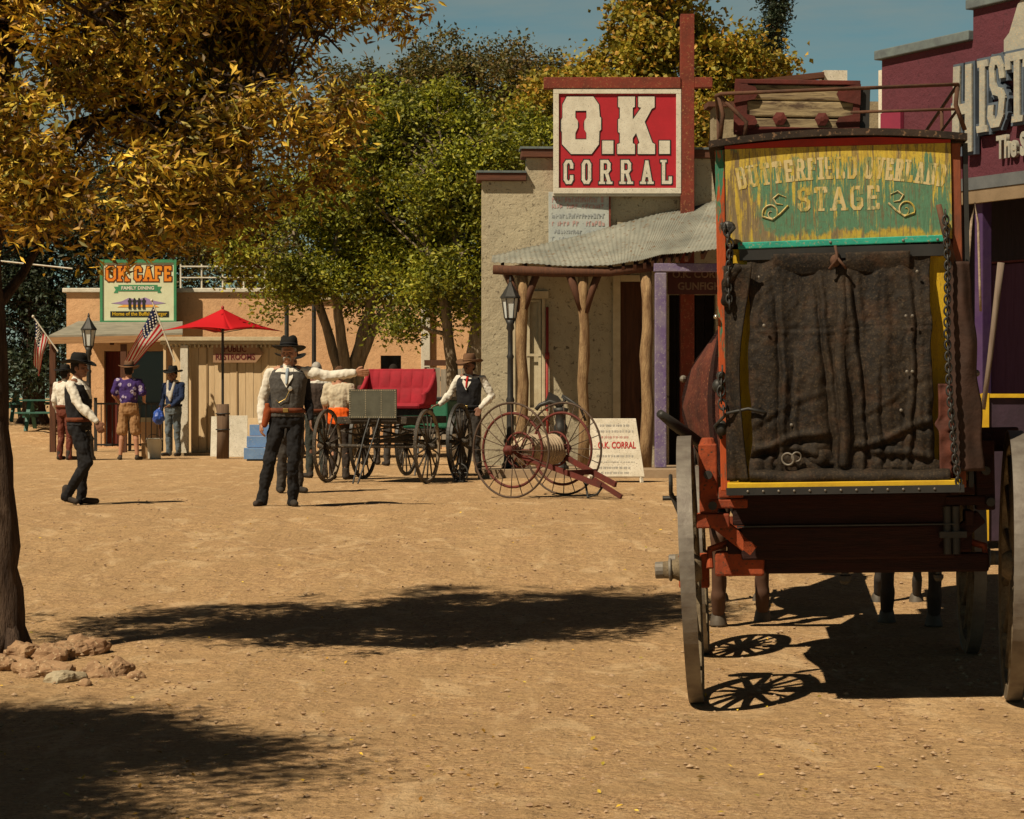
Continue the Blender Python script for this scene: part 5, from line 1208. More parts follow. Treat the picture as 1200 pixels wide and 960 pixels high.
# visitors sitting behind buggy
for px, lab, sc, Y in ((435, 'left of the two dark-haired people whose heads show above the red seat', .94, 39.5), (461, 'right and taller of the two dark-haired people whose heads show above the red seat', 1.0, 39.0)):
    person(lab, G(px, Y), R(190), sc, dict(), shirt=cloth('maroon_cloth', (.12,.03,.03)) if px == 435 else blk, trouser=greyt, vest=None, hat=None, hair=haird, skin=SKB, belt=None, bare=True)
# cowboy at the right
person('man in brown hat, black vest and red neckerchief leaning on the green seated cart', G(550, 33.2)+Vector((0, 0, .06)), R(-12), .985, dict(
    pel=(-.02,0,.92), nec=(.0,-.02,1.44), hea=(.01,-.05,1.575), turn=-.5, sh=[(-.16,-.03,1.39),(.19,0,1.38)], elb=[(-.27,-.10,1.15),(.33,.04,1.14)], wri=[(-.40,-.14,1.02),(.20,-.12,.98)], hd=[(-1,-.2,-.3),(-.4,-.3,-1)], hw=[(0,-1,0),(-1,-.3,0)],
    hip=[(-.10,0,.89),(.08,0,.89)], kne=[(-.12,-.10,.50),(.10,-.05,.49)], ank=[(-.10,.02,.09),(.13,.03,.09)], toe=[(-.12,-.16,.03),(.19,-.14,.03)], tie=cloth('red_cloth', (.45,.02,.02))), vest=bvest, trouser=greyt, hat=('cow', brf, brf), skin=SKD, belt=blk)
# ============================================================ vehicles
def spoke_wheel(parent, c, Rr, width, axis=(1,0,0), n=14, rimm=None, spm=None, hub=.09, hubl=.22, rimt=.05, spr=.018, name='wheel', tyre=None, camber=0, hubout=1):
    """wheel empty is a mesh (rim) with spokes, hub, tyre as sub-parts"""
    ax = Vector(axis).normalized(); c = Vector(c)
    w_ = MB().rim((0,0,0), Rr-.008, Rr-rimt, width, ax).build(name, rimm, parent, bevel=.004); w_.location = c
    MB().rim((0,0,0), Rr, Rr-.009, width+.004, ax).build('tyre', tyre or black, w_)
    u = ax.cross(Vector((0,0,1))).normalized(); q = ax.cross(u); mb = MB()
    for k in range(n):
        a = 2*PI*(k+.5)/n; d = u*math.cos(a)+q*math.sin(a)
        mb.tube([d*hub*.8+ax*.02*hubout, d*(Rr*.5)+ax*.012*hubout, d*(Rr-rimt+.01)], [spr*1.25, spr, spr*.85], 8)
    mb.build('spokes', spm or rimm, w_, smooth=True)
    mb = MB(); mb.tube([ax*(-hubl*.4*hubout), ax*(-hubl*.2*hubout), ax*0, ax*(hubl*.35*hubout), ax*(hubl*.6*hubout), ax*(hubl*hubout)], [hub*.7, hub*.95, hub, hub*.85, hub*.62, hub*.55], 16)
    mb.build('hub', spm or rimm, w_, smooth=True)
    return w_
# ------------------------------------------------------------ stage coach
C0 = Vector((1.667, 11.25, 0)); C0.z = g(C0.x-.78, 11.25)+.0
coach = thing('stage_coach', 'weathered stage coach seen from behind with peeling name board and leather rear boot', 'stagecoach', C0+Vector((0, 0, .012)), rot=(0, R(-1.05), R(-5.7)))
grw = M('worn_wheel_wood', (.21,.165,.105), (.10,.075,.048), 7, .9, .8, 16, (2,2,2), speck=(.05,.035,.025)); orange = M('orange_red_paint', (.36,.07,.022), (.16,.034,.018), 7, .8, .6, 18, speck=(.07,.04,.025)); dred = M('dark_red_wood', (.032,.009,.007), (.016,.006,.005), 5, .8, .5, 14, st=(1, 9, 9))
dred2 = M('oxblood_panel', (.12,.03,.018), (.05,.016,.012), 7, .85, .8, 10, bd=.02, speck=(.20,.08,.04)); greyiron = M('grey_iron', (.22,.20,.17), (.12,.10,.085), 6, .6, .3, 20, metal=.3)
tealp = M('teal_paint', (.03,.36,.27), (.025,.26,.2), 8, .65, .4, 20, speck=(.25,.3,.2)); yel = M('chrome_yellow', (.66,.44,.015), (.50,.31,.02), 5, .65, .5, 16, st=(6,6,1), speck=(.25,.15,.03))
for s in (-1, 1):
    for v, Rr, nm in ((0, .655, 'rear_wheel'), (2.08, .55, 'front_wheel')):
        zc_ = Rr
        ax = Vector((1, -.055 if (s > 0 and v == 0) else 0, -.03*s)).normalized()
        w_ = spoke_wheel(coach, (s*.78, v, zc_), Rr, .066, ax, 14, grw, grw, .075, .135, .075, .024, nm, greyiron, hubout=s)
        MB().cyl(ax*s*.13, ax*s*.175, .042, 14).build('hub_cap', greyiron, w_, bevel=.006)
        MB().torus(ax*s*.10, .050, .008, ax).build('hub_band', greyiron, w_)
# running gear
MB().bb(-.66, -.42, -.055, .055, .62, .74).build('axle_end', orange, coach, bevel=.012); MB().bb(-.419, .66, -.055, .055, .63, .72).build('rear_axle', dred, coach, bevel=.012)
MB().bb(-.60, .58, -.06, .06, .725, .84).build('rear_bolster', dred, coach, bevel=.012)
MB().bb(-.66, .66, 2.03, 2.13, .50, .60).build('front_axle', orange, coach, bevel=.012); MB().bb(-.5, .5, 2.02, 2.14, .61, .84).build('front_bolster', dred, coach, bevel=.012)
for x in (-.32, .32): MB().beam((x, -.05, .70), (x*.6, 2.05, .70), .09, .08).build('reach_pole', dred, coach, bevel=.01)
MB().bb(-.53, .50, -.085, -.062, .70, .86).build('rear_crossbar', dred, coach, bevel=.01)
MB().bb(-.57, .52, -.10, -.04, .87, 1.02).build('rear_sill', dred, coach, bevel=.008)
mb = MB(); mb.bb(-.55, .50, -.125, -.09, .862, .869); mb.build('iron_strap', black, coach)
mb = MB()
for k in range(6): mb.bb(-.50+.165*k, -.50+.165*k+.16, -.03, 1.9, .90-.02*(k % 2)*.1, .94)
mb.build('floor_boards', dred, coach)
for x in (-.47, .47):
    mb = MB()
    for k in range(4): mb.bb(x-.045, x+.045, -.05+.12*k*.4, 2.1-.12*k*.4, .845+k*.0125, .856+k*.0125)
    mb.build('thoroughbrace', cloth('strap_leather', (.06,.04,.03), (.035,.025,.02)), coach)
for s in (-1, 1):
    # upright brace stands of the rear corners
    mb = MB(); x = s*.665-.02
    mb.bb(x-.045, x+.045, -.10, .0, .93, 1.27); mb.tube([(x, -.05, 1.26), (x, -.05, 1.30)], [.045, .03], 12); mb.bb(x-.06, x+.10*(-s)+.0*s, -.13, .03, .86, .93); mb.beam((x-s*.02, -.05, .9), (x-s*.22, -.05, .74), .07, .07, (0,1,0)); mb.bb(min(x, x-s*.19), max(x, x-s*.19), -.11, -.01, .955, 1.0); mb.bb(min(x-s*.05, x-s*.17), max(x-s*.05, x-s*.17), -.115, -.02, 1.005, 1.06)
    mb.build('brace_stand', orange if s < 0 else dred, coach, bevel=.008)  # right stand in dark red: the shade on that side put into its colour
    MB().cyl((x, -.14, 1.12), (x, .02, 1.12), .022, 8).build('stand_bolt', black, coach); MB().cyl((x+.02, -.14, .97), (x+.02, .02, .97), .022, 8).build('stand_bolt', black, coach)
    MB().tube([(x, -.03, .66), (x+s*.0, -.0, .75), (x-s*.16, .05, .80)], .018, 8).build('stay_iron', orange, coach)
MB().tube([(-.55, .1, .68), (-.60, .12, .86), (-.64, .1, .98)], .022, 8).build('curved_stay', black, coach, smooth=True)
MB().lathe([(.018, .575), (.03, .59), (.03, .615), (.018, .62), (.018, .70)], c=(-.03, -.03, 0), n=8).build('hanging_bolt', black, coach); MB().lathe([(.014, .585), (.024, .6), (.024, .615), (.014, .62), (.014, .70)], c=(.42, -.03, 0), n=8).build('hanging_bolt', black, coach)
mb = MB(); mb.cyl((.46, -.1, .72), (.46, -.1, .95), .02); mb.cyl((.50, -.1, .72), (.50, -.1, .95), .02); mb.bb(.42, .55, -.13, -.06, .80, .83); mb.build('shackle', black, coach)
# body (offset u0)
u0 = -.045
def width(v, z):
    b1 = max(0, 1-((v-1.25)/.75)**2); b2 = max(0, 1-((z-1.45)/.42)**2)
    return .535+.0*v+.23*b1*b2
zs = [1.03, 1.1, 1.2, 1.3, 1.4, 1.5, 1.6, 1.7, 1.8, 1.9, 2.1, 2.3, 2.5, 2.68]; vv_ = [-.28+.1*k for k in range(24)]
for s in (-1, 1):
    mb = MB(); nz_ = len(zs)
    def side(i, j):
        v, z = vv_[i], zs[j]; return (u0+s*width(v, z), v, z)
    def hole(i, j):
        v = (vv_[i]+vv_[min(i+1, 23)])/2; z = (zs[j]+zs[min(j+1, nz_-1)])/2
        return (.0 < v < .45 or .72 < v < 1.2 or 1.35 < v < 1.85) and 1.8 < z < 2.3
    mb.v = [side(i, j) for i in range(24) for j in range(nz_)]
    for i in range(23):
        for j in range(nz_-1):
            if not hole(i, j): mb.f.append((i*nz_+j, (i+1)*nz_+j, (i+1)*nz_+j+1, i*nz_+j+1))
    o = mb.build('side_panel', dred2, coach, solid=.03, fix=False)
    for v0_ in (.62, 1.30, 1.90):
        bt = MB(); bt.v = [(u0+s*(width(v_, z)+.026), v_, z) for v_ in (v0_-.025, v0_+.025) for z in zs]; bt.f = [(j, nz_+j, nz_+j+1, j+1) for j in range(nz_-1)]; bt.build('side_batten', dred, coach, solid=.018, fix=False)
    # door
    dm = MB(); dd = [(u0+s*(width(v, z)+.022), v, z) for v in (.66, .8, .95, 1.1, 1.26) for z in (1.08, 1.25, 1.45, 1.65, 1.78)]
    dm.v = dd; dm.f = [(i*5+j, (i+1)*5+j, (i+1)*5+j+1, i*5+j+1) for i in range(4) for j in range(4)]
    do = dm.build('door', dred2, coach, solid=.016, smooth=True, fix=False); MB().ell((u0+s*(width(1.2, 1.6)+.05), 1.2, 1.6), (.02, .03, .02), 8, 6).build('handle', greyiron, do)
    for a_, b_ in ((.0, .45), (.72, 1.2), (1.35, 1.85)):
        MB().bb(u0+s*.50-.004, u0+s*.50+.004, a_, b_, 1.95, 2.3).build('window_curtain', cloth('strap_leather', (.06,.04,.03)), coach)
MB().bb(u0-.52, u0+.52, 2.02, 2.05, 1.03, 2.6).build('front_wall', dred2, coach)
for v in (.35, 1.6): mb = MB(); mb.bb(u0-.5, u0+.5, v-.2, v+.2, 1.3, 1.42); mb.bb(u0-.5, u0+.5, v-.2, v-.14 if v < 1 else v-.19, 1.0, 1.3); mb.build('seat_bench', leather, coach)
# rear wall
MB().bb(u0-.50, u0+.50, -.315, -.285, 1.09, 2.20).build('rear_panel', yel, coach)
# corner posts: red outer strip with teal remains
pt = NT('peeling_corner'); c_ = pt.co((8, 8, 1.2)); cc_ = pt.mix(pt.ramp(pt.noise(c_, 2.5, 5, .7), [(.56, 0), (.60, 1)]), (.42,.075,.02), (.045,.19,.12)); cc_ = pt.mix(pt.ramp(pt.noise(c_, 6, 5, .7), [(.55, 0), (.62, 1)]), cc_, (.12,.08,.05)); pt.bump(pt.noise(c_, 9, 5, .6), .5); peel = pt.fin(cc_, .8)
for s in (-1, 1):
    MB().bb(u0+s*.555-.022, u0+s*.555+.022, -.33, -.27, 1.05, 2.675).build('corner_post', peel if s < 0 else M('brown_red_post', (.26,.07,.03), (.14,.05,.03), 5, .8, .5, 12, st=(3, 3, 1)), coach, bevel=.004)
    if s > 0: MB().bb(u0+.590, u0+.612, -.32, -.27, 1.05, 2.675).build('corner_strip', black, coach)
# name board: layered peeling paint
nt_ = NT('peeling_name_board'); c1 = nt_.co((10, 10, 1.3)); cb_ = nt_.co()
gw = nt_.mix(nt_.ramp(nt_.noise(nt_.co((14, 14, 1.0)), 4, 8, .7, .8), [(.3, 0), (.7, 1)]), (.30,.23,.13), (.12,.085,.05))
sx = nt_.n('ShaderNodeSeparateXYZ'); nt_.l(cb_, sx.inputs[0])
edge = nt_.math('SUBTRACT', 1.0, nt_.math('POWER', nt_.math('ABSOLUTE', nt_.math('MULTIPLY', nt_.math('ADD', sx.outputs[0], -.03), 1.95), 0), 4))
zed = nt_.math('SUBTRACT', 1.0, nt_.math('POWER', nt_.math('ABSOLUTE', nt_.math('MULTIPLY', nt_.math('ADD', sx.outputs[2], -2.44), 5.1), 0), 3))
msk = nt_.math('MULTIPLY', edge, zed)
n1 = nt_.noise(c1, 2.2, 7, .65, .3); n2 = nt_.noise(nt_.co((5, 5, 1.4)), 2.4, 7, .7, .4)
yedge = nt_.math('ADD', nt_.math('MULTIPLY', sx.outputs[0], .16), n1)
yc = nt_.ramp(yedge, [(.42, 0), (.50, 1)])
c = nt_.mix(yc, gw, nt_.mix(nt_.noise(c1, 6, 4, .6), (.56,.40,.045), (.36,.26,.06)))
tc_ = nt_.ramp(nt_.math('ADD', nt_.math('MULTIPLY', msk, .30), nt_.math('MULTIPLY', n2, .75)), [(.44, 0), (.50, 1)])
tmask = nt_.math('MULTIPLY', tc_, 1.0)
c = nt_.mix(tmask, c, nt_.mix(nt_.noise(cb_, 30, 4, .7), (.115,.25,.155), (.07,.17,.105)))
streak = nt_.ramp(nt_.math('ADD', nt_.noise(nt_.co((26, 26, 2.0)), 2.2, 6, .75), nt_.math('MULTIPLY', nt_.math('ADD', sx.outputs[2], -2.44), .42)), [(.545, 0), (.595, .9)]); c = nt_.mix(streak, c, (.58,.43,.06))
streak2 = nt_.ramp(nt_.noise(nt_.co((22, 22, 1.6), rot=(0, 0, 1)), 3.0, 5, .7), [(.55, 0), (.62, .85)]); c = nt_.mix(streak2, c, (.17,.13,.07)); c = nt_.mix(nt_.ramp(nt_.noise(cb_, 60, 4, .8), [(.52, 0), (.7, .6)]), c, (.13,.10,.05))
nt_.bump(nt_.noise(nt_.co((14, 14, 1.2)), 5, 6, .7), .8, .006); nmat = nt_.fin(c, .8)
MB().bb(u0-.530, u0+.530, -.345, -.316, 2.225, 2.675).build('name_board', nmat, coach)
lt = NT('worn_cream_letter'); c1 = lt.co((12, 12, 2.0)); c = lt.mix(lt.ramp(lt.noise(c1, 2.5, 6, .7), [(.47, 0), (.56, 1)]), (.56,.46,.24), (.46,.34,.06)); c = lt.mix(lt.ramp(lt.noise(c1, 5, 6, .7), [(.53, 0), (.58, .85)]), c, (.14,.20,.11)); lcm = lt.fin(c, .8)
def arcword(txt, x0, W, zbase, H, sag, t=.17):
    n = len(txt); ws = [GL[ch][0]+.34 for ch in txt]; tot = sum(ws); x = x0; mb = MB()
    for ch, w_ in zip(txt, ws):
        wd = W*w_/tot; xc = x+wd/2; z = zbase-sag*((xc-u0)/.5)**2; sl_ = -2*sag*(xc-u0)/.25
        r_ = Vector((1, 0, sl_)).normalized(); up_ = Vector((-sl_, 0, 1)).normalized()
        lettering(mb, ch, H, t, ((x+wd*.09, -.3455, z), r_, up_), W=wd*.80, d=.0006); x += wd
    return mb
mb = arcword('BUTTERFIELD', u0-.47, .565, 2.520, .105, .05, .15); mb.v = mb.v
mb.build('board_lettering', lcm, coach, fix=False); mb = arcword('OVERLAND', u0+.12, .38, 2.520, .105, .05, .15); mb.build('board_lettering', lcm, coach, fix=False)
mb = MB(); lettering(mb, 'STAGE', .115, .15, ((u0-.19, -.3455, 2.37), (1,0,0), (0,0,1)), W=.385, gap=.018, d=.0006); mb.build('board_lettering', lcm, coach, fix=False)
for s in (-1, 1):
    mb = MB(); pts = []
    for k in range(30):
        a_ = -.6+k*.30; r_ = .045*(1-k/34); pts.append((u0+s*(.315+r_*math.cos(a_)), -.347, 2.365+r_*math.sin(a_)*1.1))
    pts = [(u0+s*.235, -.347, 2.40), (u0+s*.27, -.347, 2.365), (u0+s*.31, -.347, 2.335)]+[p for p in pts[1:]]
    mb.tube(pts, [.005]*3+[.005*(1-.7*k/30) for k in range(len(pts)-3)], 6)
    mb.tube([(u0+s*.245, -.347, 2.44), (u0+s*.28, -.347, 2.455), (u0+s*.305, -.347, 2.435), (u0+s*.29, -.347, 2.41), (u0+s*.26, -.347, 2.405)], [.002, .004, .005, .004, .002], 6)
    mb.build('scroll_work', lcm, coach)

MB().beam((u0-.475, -.35, 2.213), (u0+.495, -.35, 2.226), .03, .032).build('teal_strip', tealp, coach, bevel=.004)
mb = MB()
for x in (-.46, -.04, .3, .46): mb.ell((u0+x, -.367, 2.22), (.007, .004, .007), 8, 6)
mb.build('screw', greyiron, coach)
MB().bb(u0-.47, u0+.49, -.36, -.316, 2.145, 2.200).build('dark_gap_strip', blackp, coach)  # added strip: shade of the gap under the board put into its black
mb = MB().add([(u0-.53, -.352, 2.676), (u0+.53, -.352, 2.676), (u0+.53, -.352, 2.690), (u0+.2, -.352, 2.712), (u0-.2, -.352, 2.712), (u0-.53, -.352, 2.690), (u0-.53, -.31, 2.676), (u0+.53, -.31, 2.676), (u0+.53, -.31, 2.690), (u0+.2, -.31, 2.712), (u0-.2, -.31, 2.712), (u0-.53, -.31, 2.690)], [(0,1,2,3,4,5),(11,10,9,8,7,6)]+[(i, (i+1) % 6, (i+1) % 6+6, i+6) for i in range(6)])
mb.build('red_header', M('bright_red_trim', (.42,.03,.015), (.3,.03,.02), 5, .7, .3), coach)
# roof
mb = MB(); n = 16
for v in (-.385, 2.7):
    for lay in (0, 1):
        for i in range(n+1):
            x = -1+2*i/n; mb.v.append((u0+.605*x, v, 2.682+.040*(1-x*x)+lay*.032+(.02*x if False else 0)))
m_ = n+1
for i in range(n): mb.f += [(i, m_+i, m_+i+1, i+1)[::-1], (2*m_+i, 2*m_+i+1, 3*m_+i+1, 3*m_+i)[::-1], (m_+i, 3*m_+i, 3*m_+i+1, m_+i+1)[::-1], (i, i+1, 2*m_+i+1, 2*m_+i)[::-1]]
mb.f += [(0, 2*m_, 3*m_, m_), (n, m_+n, 3*m_+n, 2*m_+n)]
mb.build('roof', M('cracked_roof_edge', (.045,.03,.022), (.02,.015,.012), 6, .85, .6, 15, speck=(.2,.12,.07)), coach)
# roof rails
ir_ = M('rusty_iron', (.13,.06,.035), (.06,.035,.025), 8, .85, .5, 25)
mb = MB(); L0, L1 = u0-.565, u0+.565
rr_ = [(L0+.01, -.36), (L0+.14, -.36), (L1-.02, -.36)]
mb.tube([(L0, 2.4, 2.93), (L0, -.36, 2.93), (L0+.02, -.38, 2.935), (L1, -.38, 2.945), (L1, 2.4, 2.94)], .009, 8)
mb.tube([(L1, 2.4, 2.83), (L1, -.37, 2.83), (L1-.5, -.37, 2.83)], .007, 8)
mb.tube([(L0+.01, -.36, 2.93), (L0+.03, -.36, 2.84), (L0+.015, -.36, 2.72)], .010, 8); mb.tube([(L0+.02, -.36, 2.925), (L0+.10, -.36, 2.84), (L0+.14, -.36, 2.80), (L0+.13, -.36, 2.73)], .010, 8)
mb.tube([(L1, -.37, 2.945), (L1-.01, -.37, 2.85), (L1+.03, -.37, 2.73)], .011, 8)
for v in (.5, 1.4, 2.35):
    for x in (L0, L1): mb.tube([(x, v, 2.935), (x, v, 2.71)], .009, 8)
mb.build('roof_rail', ir_, coach, smooth=True)
# canvas boot with real folds
lb = NT('oiled_leather'); co2 = lb.co(); c = lb.mix(lb.ramp(lb.noise(co2, 5, 8, .7, .5), [(.35, 0), (.60, 1)]), (.026,.017,.010), (.007,.005,.004)); c = lb.mix(lb.ramp(lb.noise(co2, 9, 6, .7), [(.52, 0), (.72, .6)]), c, (.075,.036,.018))
c = lb.mix(lb.ramp(lb.noise(co2, 90, 3, .8), [(.52, 0), (.75, .5)]), c, (.14,.095,.05)); b_ = lb.bump(lb.noise(co2, 90, 5, .8), .7, .004); lb.bump(lb.noise(co2, 16, 6, .65), .8, .012, b_); oiled = lb.fin(c, .72)
def sheet(name, fn, nu, nv, m_, parent, th=.008):
    mb = MB()
    for i in range(nu+1):
        for j in range(nv+1): mb.v.append(tuple(fn(i/nu, j/nv)))
    for i in range(nu):
        for j in range(nv):
            q0 = i*(nv+1)+j; mb.f.append((q0, q0+nv+1, q0+nv+2, q0+1))
    return mb.build(name, m_, parent, smooth=True, solid=th, fix=False)
def gs(x, c, w): return math.exp(-((x-c)/w)**2)
def boot_fn(x0, x1, seam_side, sd):
    def fn(a, b):
        x = x0+(x1-x0)*a; z = 1.125+(2.16-1.125)*b
        bulge = .10*math.sin(min(1, (1-b)*1.15)*PI*.62)+.02
        h = bulge
        nn = noise.noise; low = sstep(.45, 0, b)
        wx_ = x+.05*nn(Vector((x*2, z*1.6, sd)))
        h += .022*nn(Vector((wx_*9+sd, z*1.8, 1)))+.006*nn(Vector((wx_*27+sd, z*3.2, 5)))+.010*nn(Vector((x*6, z*5, sd+2)))+.004*nn(Vector((x*40+sd, z*30, 2)))
        # sharp vertical pleats and a few sagging creases low down
        for xc, amp, zt_ in ((.06, .016, .9), (.19, .008, .55), (.30, .014, .85), (.37, .007, .4)):
            d_ = (x-u0)*seam_side-xc-.03*math.sin(z*3.1+xc*20+sd); h += amp*(gs(d_, 0, .012)-gs(d_, .022, .012))*sstep(zt_+.15, zt_-.2, b)
        for zc, sl, amp in ((1.30, .30, .020), (1.235, -.22, .014), (1.47, .55, .008)):
            d_ = z-(zc+sl*((x-u0)*seam_side-.2)*(1 if seam_side > 0 else -.8))-.012*math.sin(x*17+sd); h += amp*(gs(d_, 0, .016)-gs(d_, -.028, .016))*(.3+.7*low)*sstep(.02, .12, abs(x-u0))
        h += .004*(gs(z, 1.80+.01*math.sin(x*9), .006)-gs(z, 1.812, .006))
        e = gs(x, u0+seam_side*.01, .02); h += .008*e
        top = sstep(.9, 1, b); h = h*(1-top)+.03*top+.010*math.sin(x*34)*sstep(.82, .97, b)
        out = abs(x-u0)/.46; edge = sstep(.86, 1.0, out); h -= .025*edge*(.6+.4*math.sin(z*9))
        xx = x+.018*noise.noise(Vector((0, z*4, sd)))*(sstep(.7, 1, out))+.008*noise.noise(Vector((3, z*9, sd)))
        return Vector((xx, -.325-h, z))
    return fn
sheet('boot_flap', boot_fn(u0-.43, u0+.012, -1, 0), 70, 130, oiled, coach)
sheet('boot_flap', boot_fn(u0-.014, u0+.42, 1, 9), 70, 130, oiled, coach)
def tophem(x0, x1, sd):
    def fn(a, b):
        x = x0+(x1-x0)*a; z = 2.085+.085*b-.02*math.sin(a*PI)*(1-b)
        return Vector((x, -.358-.012*math.sin(b*PI*.8)-.012*noise.noise(Vector((x*9, z*9, sd))), z))
    return fn
sheet('boot_hem', tophem(u0-.31, u0+.0, 2), 30, 8, oiled, coach); sheet('boot_hem', tophem(u0+.03, u0+.33, 7), 30, 8, oiled, coach)
# seam strip, buckles, snaps
sheet('seam_strip', lambda a, b: Vector((u0-.022+.046*a+.010*math.sin(b*9), -.362-.10*math.sin(min(1, (1-b)*1.15)*PI*.62)-.014*math.sin(a*PI)-.012*noise.noise(Vector((a, b*6, 3))), 1.16+.96*b)), 8, 60, oiled, coach)
mb = MB(); mb.torus((u0-.26, -.475, 1.20), .028, .005, (.3,1,.2)); mb.torus((u0-.22, -.478, 1.21), .022, .004, (-.3,1,.2)); mb.build('buckle', greyiron, coach, smooth=True)
mb = MB()
for x, z in ((.30,1.86),(.33,1.86),(.30,1.60),(.325,1.60),(.27,1.42),(-.38,2.06),(-.36,1.83),(.36,2.07),(-.24,1.36)): mb.ell((u0+x, -.46 if z < 1.9 else -.40, z), (.008, .006, .008), 8, 6)
mb.build('snap_button', greyiron, coach)
mb = MB(); mb.ell((u0-.02, -.40, 2.13), (.025, .02, .03), 8, 6); mb.tube([(u0-.02, -.41, 2.20), (u0-.01, -.42, 2.14), (u0-.05, -.42, 2.09)], .007, 6); mb.tube([(u0-.01, -.42, 2.14), (u0+.03, -.42, 2.09)], .007, 6); mb.build('tie_knot', ir_, coach, smooth=True)
# rolled leather at the foot
def rollf(a, b):
    x = u0-.44+.93*a; th = 2*PI*b; r = .048+.006*noise.noise(Vector((x*8, th, 0)))+.004*math.sin(x*22)
    r *= (1-.35*sstep(.12, 0, a))
    return Vector((x, -.43+r*math.cos(th)*1.3, 1.118+.014*noise.noise(Vector((x*5, 0, 8)))-.014*a+r*math.sin(th)*.8))
sheet('leather_roll', rollf, 90, 20, oiled, coach, .003)
MB().cap((u0+.0, -.41, 1.17), .03, (u0+.42, -.40, 1.155), .04).cap((u0-.36, -.40, 1.17), .02, (u0-.08, -.42, 1.21), .035).cap((u0-.09, -.42, 1.21), .035, (u0+.02, -.40, 1.15), .03).build('crumpled_leather', oiled, coach, remesh=.012, sm=2, disp=.03)
# shelf plank
MB().bb(u0-.545, u0+.545, -.50, -.29, 1.065, 1.092).build('shelf', ym, coach, bevel=.004); MB().bb(u0-.55, u0+.55, -.515, -.502, 1.035, 1.070).build('shelf_edge', blackp, coach)
mb = MB()
for k in range(13): mb.ell((u0-.45+.072*k, -.518, 1.053), (.006, .004, .006), 8, 6)
mb.build('shelf_studs', greyiron, coach)
# side flaps
def lflap(a, b):
    z = 1.10+1.02*b; bow = math.sin(b*PI)*.02
    x = u0-.545+.11*a*(1-.35*math.sin(b*PI))-.01*a*(1-b)+.025*sstep(.5, 1, b)*a
    return Vector((x, -.37-.05*a-.03*noise.noise(Vector((a*2, z*4, 4)))-bow, z))
sheet('side_flap', lflap, 14, 60, oiled, coach)
def rflap(a, b):
    z = 1.13+.98*b
    x = u0+.50+(.10+.055*(1-b))*a+.012*noise.noise(Vector((a, z*6, 4)))
    return Vector((x, -.42-.03*math.sin(a*PI)-.03*noise.noise(Vector((a*2, z*4, 14))), z))
sheet('side_flap', rflap, 14, 60, M('dark_brown_leather', (.055,.028,.02), (.028,.016,.012), 6, .8, .6, 20, bd=.01), coach)
mb = MB().cap((u0-.53, -.40, 2.04), .03, (u0-.48, -.40, 2.10), .035).cap((u0-.53, -.39, 1.95), .022, (u0-.53, -.40, 2.04), .03); mb.build('flap_bunch', oiled, coach, remesh=.01, disp=.02)
def chain(pts, nm, m_, r=.017, parent=coach):
    pts = [Vector(p) for p in pts]; mb = MB(); L = 0; seg = []
    for i in range(len(pts)-1): seg.append((pts[i], pts[i+1], (pts[i+1]-pts[i]).length))
    tot = sum(s[2] for s in seg); d = 0; k = 0
    while d < tot:
        q_ = d
        for a, b, l in seg:
            if q_ <= l: p = a.lerp(b, q_/l); dr_ = (b-a).normalized(); break
            q_ -= l
        ax = Vector((0, 1, 0)) if k % 2 else Vector((1, 0, 0)); s_ = dr_.cross(ax).normalized()
        b0 = MB().torus((0, 0, 0), r, .0045, ax, 12, 6); b0.v = [tuple(Vector(v)+dr_*Vector(v).dot(dr_)*.5+p) for v in b0.v]; mb.add(b0.v, b0.f)
        d += r*1.9; k += 1
    return mb.build(nm, m_, parent, smooth=True)
chain([(u0-.535, -.42, 2.30), (u0-.51, -.43, 2.22), (u0-.525, -.42, 2.05), (u0-.52, -.43, 1.93)], 'chain', black, .014); chain([(u0-.56, -.38, 1.62), (u0-.57, -.40, 1.5), (u0-.55, -.42, 1.4)], 'chain', black)
mb = MB(); mb.ell((u0-.52, -.40, 2.30), (.035, .02, .03), 8, 6); mb.tube([(u0-.55, -.38, 2.32), (u0-.52, -.42, 2.26), (u0-.49, -.42, 2.3)], .010, 6); mb.build('rail_hook', black, coach)
chain([(u0+.49, -.46, 2.33), (u0+.495, -.48, 2.1), (u0+.485, -.50, 1.8), (u0+.49, -.51, 1.5), (u0+.51, -.51, 1.2), (u0+.53, -.50, 1.05)], 'chain', black, .014)
MB().tube([(u0+.465, -.40, 2.38), (u0+.49, -.42, 2.25), (u0+.53, -.42, 2.1)], [.014, .016, .013], 8).build('strap_hook', ir_, coach, smooth=True)
sheet('torn_strap', lambda a, b: Vector((u0+.445+.06*a*(1+.4*noise.noise(Vector((1, b*14, 0))))-.02*gs(b, .55, .05)*(1-a), -.44-.02*noise.noise(Vector((a, b*6, 1))), 1.12+.42*b)), 6, 50, M('rust_leather', (.12,.035,.022), (.06,.022,.016), 8, .8, .6, 20), coach)
mb = MB().tube([(u0-.57, -.35, 1.30), (u0-.60, -.38, 1.36), (u0-.54, -.42, 1.42), (u0-.44, -.45, 1.44), (u0-.36, -.46, 1.42)], .008, 8); mb.ell((u0-.57, -.36, 1.35), (.03, .03, .04), 8, 6); mb.ell((u0-.58, -.34, 1.55), (.03, .03, .035), 8, 6); mb.ell((u0-.57, -.34, 1.60), (.02, .03, .02), 8, 6); mb.build('latch_hook', black, coach, smooth=True)
mb = MB().ell((u0-.585, -.345, 1.88), (.012, .012, .012), 10, 8); mb.build('brass_knob', M('pale_metal', (.7,.68,.6), (.6,.58,.5), 5, .25, 0, metal=.9), coach, smooth=True)
